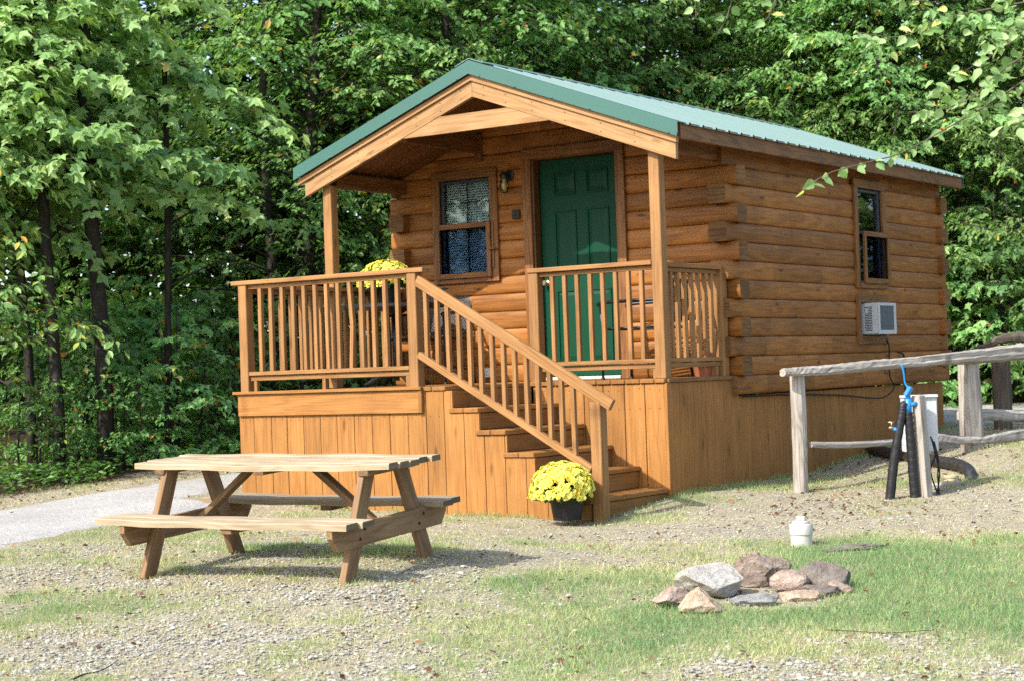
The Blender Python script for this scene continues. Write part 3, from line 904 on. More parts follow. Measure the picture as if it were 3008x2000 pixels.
for xs_, y0_, y1_ in ((0, .032, D2 - .03), (-W_, -S_ + .02, D2 - .03)):
    mb = MB(); y = y0_
    while y < y1_:
        w = random.choice((.095, .14, .185)); w = min(w, y1_ - y)
        zt_ = -.037 if y < D1 - .02 else LZ0 - LH - .012
        mb.board((xs_ + (-.01 if xs_ == 0 else .01) + random.uniform(-.001, .001), y + w / 2, -1.2), (xs_ + (-.01 if xs_ == 0 else .01), y + w / 2, zt_), w - .006, .02, up=(1, 0, 0), ch=.003, tone=random.uniform(.95, 1.14))
        y += w
    mb.build('side_skirting', M['deck'], cabin)
# trim strip on the deck edge at the right
mb = MB()
mb.board((.006, .03, -.018), (.006, D1 - .03, -.018), .03, .034, tone=.8)
mb.build('deck_edge_trim', M['rail'], cabin)

# ---- stairs
stair = MB()
stair = None
mb = MB()
for i in range(1, 6):
    xr = (i - 5) * RUN; z = -(i * RISE)
    mb.board((xr - .012, -S_ + .025, z - RISE / 2 + .1 - .1), (xr - .012, -.008, z - RISE / 2), .02, .01) if False else None
    # riser under the nose of this tread
    mb.board((xr - .032, -S_ + .022, z - .042 - (RISE - .042) / 2), (xr - .032, -.004, z - .042 - (RISE - .042) / 2), .02, RISE - .046, tone=.85)
xr = -5 * RUN
mb.board((xr - .026, -S_ + .022, -.037 - (RISE - .037) / 2), (xr - .026, -.004, -.037 - (RISE - .037) / 2), .02, RISE - .04, tone=.85)
stairs = mb.build('stairs', M['deck'], cabin)
for i in range(1, 6):
    xr = (i - 5) * RUN; z = -(i * RISE)
    mb = MB()
    for q in range(2):
        w = .143
        xc = xr - w / 2 - q * (w + .004)
        mb.board((xc, -S_ - .016 + random.uniform(-.004, .004), z - .02), (xc, -.006, z - .02), w, .038, ch=.005)
    mb.build('tread', M['deck'], stairs)
# ---- railings: rails carry balusters and posts as sub-parts
def baluster(mb, p0, p1, sz=.036, bend=0.0):
    p0 = np.array(p0, float); p1 = np.array(p1, float)
    p0 += [random.uniform(-.003, .003), 0, 0]; p1 += [random.uniform(-.003, .003), 0, 0]
    if not bend:
        mb.board(p0, p1, sz, sz, up=(1, 0, 0), ch=.002)
    else:
        mid = (p0 + p1) / 2 + [bend, 0, 0]
        mb.board(p0, mid, sz, sz, up=(1, 0, 0), ch=.0005, tone=1); mb.board(mid, p1, sz, sz, up=(1, 0, 0), ch=.0005, tone=1)
def level_railing(a, b, n, ztop_, zbot, off, cap=True, posts=(), blocks=(), cap_ext=(0, 0), bent=None):
    """a, b: ends on plan; off: sideways shift of the balusters"""
    a = np.array([a[0], a[1], 0.0]); b = np.array([b[0], b[1], 0.0]); d = unit(b - a)
    mb = MB()
    if cap: mb.board(a - d * cap_ext[0] + [0, 0, ztop_ - .019], b + d * cap_ext[1] + [0, 0, ztop_ - .019], .115, .038, ch=.004, tone=1.05)
    mb.board(a + [0, 0, ztop_ - .058], b + [0, 0, ztop_ - .058], .040, .036, tone=.95)
    r = mb.build('railing', M['rail'], cabin)
    mb = MB()
    mb.board(a + [0, 0, zbot + .022], b + [0, 0, zbot + .022], .085, .034, tone=1.0)
    mb.board(a + [0, 0, zbot - .02], b + [0, 0, zbot - .02], .04, .042, tone=.97)
    mb.build('bottom_rail', M['rail'], r)
    L = np.linalg.norm(b - a)
    for k in range(n):
        q = a + d * (L * (k + 1) / (n + 1))
        m2 = MB(); baluster(m2, q + [0, 0, zbot + .039], q + [0, 0, ztop_ - .076], bend=.022 if bent == k else 0)
        m2.build('baluster', M['rail'], r)
    for px, py, pz in posts:
        m2 = MB(); m2.board((px, py, -.02), (px, py, pz), .094, .094, up=(1, 0, 0), ch=.005, tone=random.uniform(.9, 1.02)); m2.build('railing_post', M['rail'], r)
    for bx, by in blocks:
        m2 = MB(); m2.board((bx, by, 0), (bx, by, zbot - .041), .036, .085 if abs(d[1]) > .5 else .036, up=(1, 0, 0)); m2.build('railing_block', M['rail'], r)
    return r
yl = -S_ + B4 / 2
level_railing((-W_ + B4, yl), (-1.63 - B4, yl), 13, .965, .135, 0, posts=((-W_ + B4 / 2, yl, .928), (-1.63 - B4 / 2, yl, .928)),
              blocks=((-3.44, yl), (-2.66, yl), (-1.765, yl)), cap_ext=(.17, .18), bent=8)
level_railing((-W_ + B4 / 2, -S_ + B4), (-W_ + B4 / 2, .012), 7, .93, .135, 0, cap_ext=(0, .0))
level_railing((-W_ + B4 / 2, .012 + B4), (-W_ + B4 / 2, D1 - .03), 8, .93, .135, 0)
yr = .012 + B4 / 2
level_railing((-1.228, yr), (-B4, yr), 8, .969, .125, 0, posts=((-1.277, yr, .93),), blocks=((-.118, yr),), cap_ext=(.10, .0))
level_railing((-B4 / 2, .012 + B4), (-B4 / 2, 1.05), 7, .95, .125, 0, posts=((-B4 / 2 + .01, 1.075, .915),), blocks=((-B4 / 2, .93),), cap_ext=(0, .06))
# stair railing
ya = -S_ + .025
mb = MB()
h0 = np.array([-1.63, ya, .862]); h1 = np.array([.187, ya, -.182])
dd = unit(h1 - h0)
mb.board(h0, h1, .042, .088, up=(0, 0, 1), tone=1.08, ch=.004)
sr = mb.build('railing', M['rail'], cabin)
mb = MB()
l0 = np.array([-1.63, ya, .262]); l1 = np.array([-.01, ya, .262 + dd[2] / dd[0] * 1.62])
mb.board(l0, l1, .05, .055, up=(0, 0, 1), tone=1.05, ch=.004)
mb.build('bottom_rail', M['rail'], sr)
for k in range(14):
    x = -1.545 + k * .1065
    zl_ = l0[2] + (x - l0[0]) * dd[2] / dd[0]; zh_ = h0[2] + (x - h0[0]) * dd[2] / dd[0]
    m2 = MB(); baluster(m2, (x, ya + .004, zl_ + .02), (x, ya + .004, zh_ - .035)); m2.build('baluster', M['rail'], sr)
m2 = MB(); m2.board((.045, ya + .024, -1.1), (.045, ya + .024, -.155), .10, .094, up=(1, 0, 0), ch=.005, tone=.97); m2.build('railing_post', M['rail'], sr)

# ---- door with panels
YD = D1 + .075
mb = MB()
mb.box((-1.985, YD, .035), (-1.10, YD + .04, 2.055), ch=.004, tone=1, axis=2)
def panel(mb, x0, x1, z0, z1):
    # sunk moulding ring and a raised field
    for (a, b, c, d) in ((x0, x1, z0, z0 + .016), (x0, x1, z1 - .016, z1), (x0, x0 + .016, z0 + .016, z1 - .016), (x1 - .016, x1, z0 + .016, z1 - .016)):
        mb.box((a, YD - .012, c), (b, YD + .001, d), ch=.004, tone=1)
    i = .034
    P0 = np.array([(x0 + .018, YD - .0005, z0 + .018), (x1 - .018, YD - .0005, z0 + .018), (x1 - .018, YD - .0005, z1 - .018), (x0 + .018, YD - .0005, z1 - .018)])
    P1 = np.array([(x0 + i + .02, YD - .011, z0 + i + .02), (x1 - i - .02, YD - .008, z0 + i + .02), (x1 - i - .02, YD - .008, z1 - i - .02), (x0 + i + .02, YD - .008, z1 - i - .02)])
    mb.add(np.vstack([P0, P1]), [[4, 5, 6, 7], [0, 1, 5, 4], [1, 2, 6, 5], [2, 3, 7, 6], [3, 0, 4, 7]], None, 1.0)
for (x0, x1) in ((-1.83, -1.59), (-1.475, -1.235)):
    panel(mb, x0, x1, 1.715, 1.94); panel(mb, x0, x1, 1.0, 1.575); panel(mb, x0, x1, .165, .83)
door = mb.build('door', M['door'], cabin)
mb = MB()
mb.lathe((-1.935, YD - .001, .905), [(.028, 0), (.028, .006), (.012, .012), (.012, .032), (.026, .045), (.028, .058), (.018, .068)], 16, axis=(0, -1, 0))
mb.build('door_knob', M['brass'], door)
mb = MB()
yc = D1 - .032
mb.board((-2.058, yc, -.0), (-2.058, yc, 2.065), .094, .03, up=(0, 1, 0), tone=1.06)
mb.board((-1.045, yc, -.0), (-1.045, yc, 2.065), .094, .03, up=(0, 1, 0), tone=1.06)
mb.board((-2.106, yc, 2.115), (-.998, yc, 2.115), .03, .098, tone=.9)
mb.board((-2.002, D1 + .03, 0), (-2.002, D1 + .03, 2.065), .022, .10, up=(0, 1, 0), tone=.6)
mb.board((-1.098, D1 + .03, 0), (-1.098, D1 + .03, 2.065), .008, .10, up=(0, 1, 0), tone=.7)
mb.board((-1.99, D1 + .03, 2.062), (-1.10, D1 + .03, 2.062), .10, .012, tone=.7)
mb.build('door_frame', M['trim'], door)
mb = MB(); mb.box((-1.99, D1 - .05, .0), (-1.10, D1 + .08, .032), ch=.006, tone=1)
mb.build('threshold', M['threshold'], door)

# ---- front window: casing, glass with blind, storm screen below
def window(fx, axis_y, x0, x1, z0, z1, sgn=1):
    """fx(u, depth, z) -> world; u along the wall, depth outward"""
    cas = MB()
    def bd(u0, z0_, u1, z1_, w, d0, d1, tone, vertical):
        p0 = np.array(fx(u0, (d0 + d1) / 2, z0_)); p1 = np.array(fx(u1, (d0 + d1) / 2, z1_))
        nrm = np.array(fx(0, 1, 0)) - np.array(fx(0, 0, 0))
        cas.board(p0, p1, w, d1 - d0, up=nrm, tone=tone)
    c = .085
    bd(x0 + c / 2, z0, x0 + c / 2, z1 - c - .001, c, 0, .03, 1.05, True)
    bd(x1 - c / 2, z0, x1 - c / 2, z1 - c - .001, c, 0, .03, 1.05, True)
    bd(x0, z1 - c / 2, x1, z1 - c / 2, c, 0, .031, .92, False)
    bd(x0 + c + .001, z0 + .03, x1 - c - .001, z0 + .03, .06, 0, .036, 1.0, False)
    w = cas.build('window', M['trim'], cabin)
    zm = z0 + (z1 - z0) * .515
    nrm = np.array(fx(0, 1, 0)) - np.array(fx(0, 0, 0))
    # sash
    m2 = MB()
    u0, u1 = x0 + c + .004, x1 - c - .004
    for (a0, b0, a1, b1) in ((u0 + .014, z0 + .065, u0 + .014, z1 - c - .004), (u1 - .014, z0 + .065, u1 - .014, z1 - c - .004), (u0 + .03, z1 - c - .02, u1 - .03, z1 - c - .02), (u0 + .03, zm, u1 - .03, zm)):
        m2.board(fx(a0, -.02, b0), fx(a1, -.02, b1), .028, .03, up=nrm, tone=1)
    if axis_y == 0:   # muntins of the front window
        m2.board(fx((u0 + u1) / 2, -.034, z0 + .07), fx((u0 + u1) / 2, -.034, z1 - c - .03), .012, .010, up=nrm, tone=1)
        m2.board(fx(u0 + .03, -.034, (zm + z1 - c) / 2), fx(u1 - .03, -.034, (zm + z1 - c) / 2), .012, .009, up=nrm, tone=1)
    m2.build('sash', M['sash'], w)
    m2 = MB()
    m2.board(fx(u0 + .012, -.026, (z0 + z1) / 2), fx(u1 - .012, -.026, (z0 + z1) / 2), z1 - z0 - .17, .005, up=nrm, tone=1, ch=.0005)
    m2.build('pane', M['glass'], w)
    m2 = MB()
    z = z0 + .07
    while z < z1 - c - .03:
        a = np.array(fx(u0 + .02, -.075, z)); b = np.array(fx(u1 - .02, -.075, z))
        m2.board(a, b, .022, .0012, up=nrm * 1.0 + np.array([0, 0, .45]), tone=1, ch=.0002)
        z += .024
    m2.build('blind', M['blind'], w)
    # near-black board added behind: the unlit room put into its colour, gaps read dark
    m2 = MB(); m2.board(fx(u0, -.16, (z0 + z1) / 2), fx(u1, -.16, (z0 + z1) / 2), z1 - z0, .01, up=nrm, tone=1); m2.build('dark_room_board', M['darkroom'], w)
    # proud storm screen over the lower half
    m2 = MB()
    s0, s1, q0, q1 = (x0 + .045, x1 - .07, z0 + .045, zm + .015) if axis_y == 0 else (x0 + .14, x1 + .0, z0 + .05, zm + .01)
    d = .045 if axis_y == 0 else .05
    t_ = .05
    m2.board(fx(s0 + t_ / 2, d, q0), fx(s0 + t_ / 2, d, q1), t_, .025, up=nrm, tone=1.0)
    m2.board(fx(s1 - t_ / 2, d, q0), fx(s1 - t_ / 2, d, q1), t_, .025, up=nrm, tone=1.0)
    m2.board(fx(s0 + t_, d, q0 + t_ / 2), fx(s1 - t_, d, q0 + t_ / 2), t_, .025, up=nrm, tone=1.05)
    m2.board(fx(s0 + t_, d, q1 - t_ / 2), fx(s1 - t_, d, q1 - t_ / 2), t_, .025, up=nrm, tone=1.05)
    if axis_y == 0:
        m2.board(fx(s1 - .01, d + .018, (q0 + q1) / 2), fx(s1 + .065, d + .018, (q0 + q1) / 2), .022, .02, up=nrm, tone=1.0)
        m2.board(fx(s1 + .018, .033, q0 + .08), fx(s1 + .018, .033, q1), .022, .022, up=nrm, tone=.9)
    sf = m2.build('screen_frame', M['trim'], w)
    t = MB(); t.board(fx(s0 + t_ - .002, d - .004, (q0 + q1) / 2), fx(s1 - t_ + .002, d - .004, (q0 + q1) / 2), q1 - q0 - 2 * t_ + .004, .004, up=nrm, tone=1, ch=.0003)
    t.build('screen', SCREEN, w)
    return w
t = NT('insect_screen_mesh')
mxs = t.n('ShaderNodeBsdfTransparent'); mxs.inputs[0].default_value = (.62, .68, .78, 1)
SCREEN = t.done(mxs)
window(lambda u, d, z: (u, D1 - .015 - d, z), 0, -3.168, -2.402, .953, 2.035)
window(lambda u, d, z: (.055 + d, u, z), 1, 3.765, 4.548, .798, 1.886)
# casing round the air conditioner
mb = MB()
nrm = (1, 0, 0)
mb.board((.07, 3.80, .245), (.07, 3.80, .735), .075, .03, up=nrm, tone=1.0)
mb.board((.07, 4.48, .245), (.07, 4.48, .735), .075, .03, up=nrm, tone=1.0)
mb.board((.07, 3.84, .695), (.07, 4.44, .695), .08, .03, up=nrm, tone=.85)
mb.board((.07, 3.84, .285), (.07, 4.44, .285), .08, .03, up=nrm, tone=.8)
mb.build('unit_casing', M['trim'], cabin)
# outlet cover and small plaque
mb = MB(); mb.box((-2.65, D1 - .045, .05), (-2.54, D1 - .015, .14), ch=.004, tone=1); mb.box((-2.61, D1 - .05, .075), (-2.58, D1 - .044, .115), ch=.002, tone=1)
mb.build('outlet_cover', M['white'], cabin)
mb = MB(); mb.box((-2.236, D1 - .04, 1.525), (-2.15, D1 - .018, 1.61), ch=.004, tone=1)
mb.lathe((-2.193, D1 - .04, 1.567), [(.022, 0), (.018, .006), (.004, .010)], 12, axis=(0, -1, 0))
mb.build('wall_plaque', M['plaque'], cabin)

# ------------------------------------------------------------------ things on the cabin
ac = wthing('air_conditioner', (.2, 4.15, .34), 'white window air conditioner set in the right log wall', 'air conditioner')
mb = MB()
A0, A1, AZ0, AZ1, AX = 3.925, 4.37, .335, .648, .216
mb.box((-.1, A0, AZ0), (AX, A1, AZ1), ch=.010, tone=1, axis=1)
mb.box((AX - .001, A0, AZ0), (AX + .012, A0 + .035, AZ1), ch=.004, tone=1); mb.box((AX - .001, A1 - .05, AZ0), (AX + .012, A1, AZ1), ch=.004, tone=1)
mb.box((AX - .001, A0 + .036, AZ1 - .03), (AX + .012, A1 - .051, AZ1), ch=.004, tone=1); mb.box((AX - .001, A0 + .036, AZ0), (AX + .012, A1 - .051, AZ0 + .04), ch=.004, tone=1)
mb.build('casing', M['white'], ac)
mb = MB(); mb.box((AX, A0 + .037, AZ0 + .041), (AX + .004, A1 - .052, AZ1 - .031), ch=.001, tone=1)
for k in range(22): mb.box((AX + .004, A0 + .038, AZ0 + .045 + k * .0108), (AX + .007, A1 - .053, AZ0 + .049 + k * .0108), ch=.0005, tone=1)
mb.build('condenser_grille', M['acgrille'], ac)
mb = MB()
for k in range(15):
    z = AZ0 + .035 + k * .0165
    mb.box((.078, A0 - .0015, z), (.155, A0 + .002, z + .0085), ch=.0008, tone=1)
mb.build('louvre_slot', M['black'], ac)
mb = MB(); mb.box((.085, A0 - .004, AZ1 - .105), (.115, A0 - .0017, AZ1 - .055), ch=.0005, tone=1); mb.build('sticker', M['white'], ac)

lamp = wthing('wall_lantern', (-2.28, D1, 1.86), 'small jar wall lamp on the logs beside the door', 'wall lamp')
mb = MB()
mb.lathe((-2.255, D1 - .02, 1.935), [(.05, 0), (.05, .012), (.03, .02), (.014, .022), (.014, .09)], 16, axis=(0, -1, 0))
mb.lathe((-2.255, D1 - .12, 1.905), [(.020, 0), (.040, .004), (.042, .03), (.030, .05), (.014, .062)], 16)
mb.build('bracket', M['black'], lamp)
mb = MB(); mb.lathe((-2.255, D1 - .12, 1.765), [(.02, 0), (.036, .012), (.043, .06), (.040, .11), (.030, .138)], 16)
mb.build('glass_jar', M['glass'], lamp)
mb = MB(); mb.lathe((-2.255, D1 - .12, 1.79), [(.008, 0), (.024, .02), (.027, .05), (.018, .08), (.013, .11)], 12)
mb.build('bulb', M['bulb'], lamp)

# cables on the right wall
def smooth(pts, n=24):
    P = np.asarray(pts, float); t_ = np.linspace(0, len(P) - 1, n); out = []
    for q in t_:
        i = int(min(math.floor(q), len(P) - 2)); f = q - i
        p0 = P[max(i - 1, 0)]; p1 = P[i]; p2 = P[i + 1]; p3 = P[min(i + 2, len(P) - 1)]
        out.append(.5 * ((2 * p1) + (-p0 + p2) * f + (2 * p0 - 5 * p1 + 4 * p2 - p3) * f * f + (-p0 + 3 * p1 - 3 * p2 + p3) * f ** 3))
    return np.array(out)
mb = MB(); mb.tube(smooth([(.07, 4.43, .34), (.10, 4.46, .22), (.08, 4.5, .1), (.08, 4.5, -.08), (.10, 4.55, -.20), (.08, 4.35, -.29), (.06, 4.0, -.29), (.03, 3.5, -.25), (.03, 2.4, -.205), (.03, 1.3, -.19)], 60), .007, 6)
tag(mb.build('power_cable', M['cable'], None), 'thin black cable hanging from the air conditioner along the lowest log', 'cable')
mb = MB(); mb.tube(smooth([(.06, 4.78, .16), (.10, 4.83, .13), (.085, 4.89, .04), (.08, 4.9, -.1), (.07, 4.9, -.35), (.02, 4.9, -.5)], 30), .010, 6)
tag(mb.build('wall_cable', M['cable'], None), 'short black cable dropping from a hole right of the air conditioner', 'cable')

# ------------------------------------------------------------------ potted chrysanthemums
def mum(name, c, pot_r0, pot_r1, pot_h, crown_r, crown_h, label, nblo, seed, lean=(0, 0)):
    rg = np.random.default_rng(seed)
    t_ = wthing(name, c, label, 'potted plant')
    c = np.array(c, float)
    mb = MB()
    mb.lathe(c, [(pot_r0, 0), (pot_r0 + (pot_r1 - pot_r0) * .8, pot_h * .86), (pot_r1 * 1.05, pot_h * .87), (pot_r1 * 1.07, pot_h), (pot_r1 * .97, pot_h), (pot_r1 * .93, pot_h * .9)], 28)
    mb.build('pot', M['blackplastic'], t_)
    cc = c + [lean[0], lean[1], pot_h + crown_h * .12]
    # leaves fill the dome from below
    n = 1500
    d = rg.standard_normal((n, 3)); d /= np.linalg.norm(d, axis=1)[:, None]; d[:, 2] = np.abs(d[:, 2]) * 1.0 - .28
    rr = rg.uniform(.35, .80, n)[:, None]
    P = cc + d * rr * [crown_r, crown_r, crown_h * .85]
    tip = d + rg.normal(0, .5, (n, 3)) + [0, 0, -.2]
    scatter('foliage', BIRCH, P, tip, rg.normal(0, .5, (n, 3)) + [0, 0, 1] + d * .5, rg.uniform(.03, .055, n), rg.uniform(0, 1, n), M['leaf_mum'], t_)
    # double flowers: rings of petals
    lump = rg.standard_normal((9, 3)); lump /= np.linalg.norm(lump, axis=1)[:, None]
    P = []; N = []
    tries = 0
    while len(P) < nblo and tries < 16000:
        tries += 1
        q = rg.standard_normal(3); q /= np.linalg.norm(q)
        if q[2] < -.18: continue
        if rg.uniform() > .45 + .55 * (q[2] + .2): continue
        bump = .78 + .24 * max(lump @ q) + rg.uniform(-.04, .04)
        p = cc + q * bump * [crown_r, crown_r, crown_h * .9]
        if any(np.linalg.norm(p - o) < .0145 for o in P): continue
        P.append(p); N.append(unit(q + rg.normal(0, .25, 3)))
    pos = []; tip = []; nr = []; sz = []; tn = []
    for p, q in zip(P, N):
        s_ = rg.uniform(.018, .028); x = unit(np.cross(q, rg.standard_normal(3))); y = np.cross(q, x)
        warm = rg.uniform(.35, 1) if rg.uniform() > .08 else rg.uniform(0, .2)
        for ring, (cnt, el, le) in enumerate(((9, .15, 1.0), (8, .6, .85), (5, 1.1, .6))):
            for k in range(cnt):
                a = 2 * math.pi * (k + .5 * ring) / cnt + rg.uniform(-.2, .2)
                dv = (x * math.cos(a) + y * math.sin(a)) * math.cos(el) + q * math.sin(el)
                pos.append(p); tip.append(dv); nr.append(q * math.cos(el) - (x * math.cos(a) + y * math.sin(a)) * math.sin(el)); sz.append(s_ * le); tn.append(min(1, max(0, warm + rg.uniform(-.15, .15))))
    pos = np.array(pos); tip = np.array(tip); nr = np.array(nr); sz = np.array(sz)
    scatter('blossoms', OVAL, pos, tip, nr, sz, np.array(tn), M['petal'], t_, wide=sz * 1.5)
    return t_
mum('potted_chrysanthemum', (-.095, -1.40, -1.03), .105, .135, .18, .25, .245, 'round yellow chrysanthemum in a black pot at the foot of the porch stairs', 620, 3, lean=(-.02, -.02))
mum('potted_chrysanthemum', (-3.12, .33, .755), .075, .098, .18, .26, .22, 'yellow chrysanthemum in a black pot on the porch patio table', 420, 5)

# ------------------------------------------------------------------ patio furniture on the porch
pt = wthing('patio_table', (-3.05, .35, 0), 'round black metal patio table on the porch behind the left railing', 'table')
mb = MB(); mb.lathe((-3.05, .35, .715), [(.46, 0), (.475, .006), (.475, .03), (.465, .036)], 48); mb.build('tabletop', M['black'], pt)
mb = MB(); mb.tube([(-3.05, .35, .05), (-3.05, .35, .71)], .028, 12)
mb.lathe((-3.05, .35, .655), [(.05, 0), (.16, .055)], 20); mb.build('pedestal', M['black'], pt)
for k in range(4):
    a = math.pi / 4 + k * math.pi / 2 + .25
    mb = MB(); mb.tube(smooth([(-3.05, .35, .11), (-3.05 + .16 * math.cos(a), .35 + .16 * math.sin(a), .09), (-3.05 + .32 * math.cos(a), .35 + .32 * math.sin(a), .012)], 8), .02, 8)
    mb.build('leg', M['black'], pt)
t = NT('black_wire_mesh')
gcv = t.n('ShaderNodeTexCoord').outputs['Object']
def wires(rot):
    mp = t.n('ShaderNodeMapping'); t.l(gcv, mp.inputs[0]); mp.inputs[2].default_value = (0, rot, 0); mp.inputs[3].default_value = (46, 46, 46)
    sp = t.n('ShaderNodeSeparateXYZ'); t.l(mp.outputs[0], sp.inputs[0])
    return t.math('LESS_THAN', t.math('FRACT', sp.outputs[0]), .34)
wf = t.math('MAXIMUM', wires(.6), wires(-.6))
bw = t.bsdf((.012, .012, .015), .5, .5)
tb = t.n('ShaderNodeBsdfTransparent'); mw = t.n('ShaderNodeMixShader')
t.l(wf, mw.inputs[0]); t.l(tb.outputs[0], mw.inputs[1]); t.l(bw.outputs[0], mw.inputs[2])
M['wire'] = t.done(mw)
def patio_chair(name, loc, rz, label):
    """faces local -Y; parts modelled in local coordinates"""
    c = thing(name, loc, label, 'chair', 'black metal mesh chairs on the porch', rz)
    w, d = .27, .26
    mb = MB()
    mb.board((0, -d, .43), (0, d, .43), 2 * w, .012, tone=1); mb.build('seat', M['wire'], c)
    mb = MB(); mb.tube(smooth([(-w, -d, .43), (w, -d, .43), (w, d, .43), (-w, d, .43), (-w, -d, .43)], 33), .011, 6); mb.build('seat_frame', M['black'], c)
    mb = MB(); mb.board((0, d + .01, .47), (0, d + .09, .84), 2 * w - .03, .008, up=(0, 1, 0), tone=1); mb.build('backrest', M['wire'], c)
    mb = MB(); mb.tube(smooth([(-w, d, .43), (-w, d + .05, .66), (-w * .9, d + .10, .84), (-w * .4, d + .12, .90), (0, d + .12, .915), (w * .4, d + .12, .90), (w * .9, d + .10, .84), (w, d + .05, .66), (w, d, .43)], 41), .012, 6)
    for s in (-1, 1):
        a = np.linspace(0, 5.5, 20)
        mb.tube(np.stack([s * .12 + .05 * np.cos(a) * (1 - a / 9), np.full(20, d + .11), .83 + .05 * np.sin(a) * (1 - a / 9)], 1), .006, 5)
    mb.build('back_frame', M['black'], c)
    for s in (-1, 1):
        mb = MB(); mb.tube(smooth([(s * w, d + .055, .66), (s * (w + .02), .1, .665), (s * (w + .02), -d, .655), (s * (w + .02), -d - .03, .63)], 16), .015, 7); mb.build('armrest', M['black'], c)
        mb = MB(); mb.tube([(s * (w + .02), -d - .02, .645), (s * (w + .02), -d, .43), (s * (w + .02), -d - .01, 0)], .011, 7); mb.lathe((s * (w + .02), -d - .01, 0), [(.02, 0), (.016, .02)], 10); mb.build('leg', M['black'], c)
        mb = MB(); mb.tube([(s * w, d, .43), (s * (w + .02), d + .06, 0)], .011, 7); mb.build('leg', M['black'], c)
        mb = MB(); mb.tube([(s * (w + .02), -d, .16), (s * (w + .02), d + .045, .13)], .008, 6); mb.build('stretcher', M['black'], c)
    return c
patio_chair('patio_chair', (-2.98, .80, 0), .15, 'black mesh chair behind the round porch table under the window')
patio_chair('patio_chair', (-.60, .72, 0), -math.pi / 2 + .1, 'black mesh chair standing right of the green door')
mb = MB(); mb.lathe((-.135, .90, 0), [(.075, 0), (.098, .15), (.112, .152), (.116, .19), (.100, .19), (.092, .15)], 24)
tag(mb.build('terracotta_pot', M['terracotta'], None), 'small terracotta pot on the porch floor behind the right side railing', 'flower pot')

# ------------------------------------------------------------------ picnic table
PT = wthing('picnic_table', (-.316, -4.30, -1.074), 'weathered wooden picnic table with two attached benches on the gravel', 'picnic table')
R_ = (Matrix.Rotation(.1225, 3, 'Z') @ Matrix.Rotation(.0459, 3, 'X') @ Matrix.Rotation(.010, 3, 'Y'))
def tp_(p):
    return np.array(Vector((-.316, -4.30, -1.074)) + R_ @ Vector(p))
UPT = np.array(R_ @ Vector((0, 0, 1))); FWD = np.array(R_ @ Vector((0, 1, 0))); RGT = np.array(R_ @ Vector((1, 0, 0)))
mb = MB()
L2 = .945; tw = .5584
def wavy_plank(mb, y, w, x0, x1, z, h, tone, sag):
    n = 10; base = np.linspace(x0, x1, n + 1); off = RNG.uniform(-50, 50, 3)
    prof = [(-w / 2, -h / 2), (w / 2 - .0, -h / 2), (w / 2, h / 2 - .006), (w / 2 - .006, h / 2), (-w / 2 + .006, h / 2), (-w / 2, h / 2 - .006)]
    V = []; Gc = []; tl = []
    for i, x in enumerate(base):
        dz = -sag * math.sin(math.pi * i / n) + (.004 * math.sin(i * 1.7 + y * 40))
        for a, b in prof:
            V.append(tp_((x, y + a, z + b + dz))); Gc.append((x, a, b))
    k = len(prof); F = []
    for i in range(n):
        for j in range(k):
            q = (j + 1) % k
            F.append([i * k + j, (i + 1) * k + j, (i + 1) * k + q, i * k + q])
    mb.add(np.array(V), F, np.array(Gc) + off, tone)
    o = mb.n
    mb.add(np.array(V[:k] + V[-k:]), [list(range(k)), list(range(2 * k - 1, k - 1, -1))], np.array(Gc[:k] + Gc[-k:])[:, [1, 0, 2]] + off, tone * .42)
nb = 5; wpl = tw / nb
for k in range(nb):
    e = random.uniform(-.012, .012)
    wavy_plank(mb, -tw / 2 + wpl * (k + .5), wpl - .007, -L2 + e, L2 + (.03 if k == nb - 1 else e), .6807 - .018, .036, random.uniform(.93, 1.08), .012 if k < 4 else -.004)
mb.build('tabletop', M['table'], PT)
for s in (-1, 1):
    mb = MB()
    for q in (0, 1):
        yy = s * (.6743 - .068 - q * .135)
        e = random.uniform(-.01, .01)
        wavy_plank(mb, yy, .128, -.93 - .0227 + e, .907 - .0227 + e + (.02 if q else 0), .3772 - .019, .037, random.uniform(.93, 1.05) * (1.0 if s < 0 else .8), .006)
    mb.build('bench', M['table'], PT)
ls, la = .7412, .4802
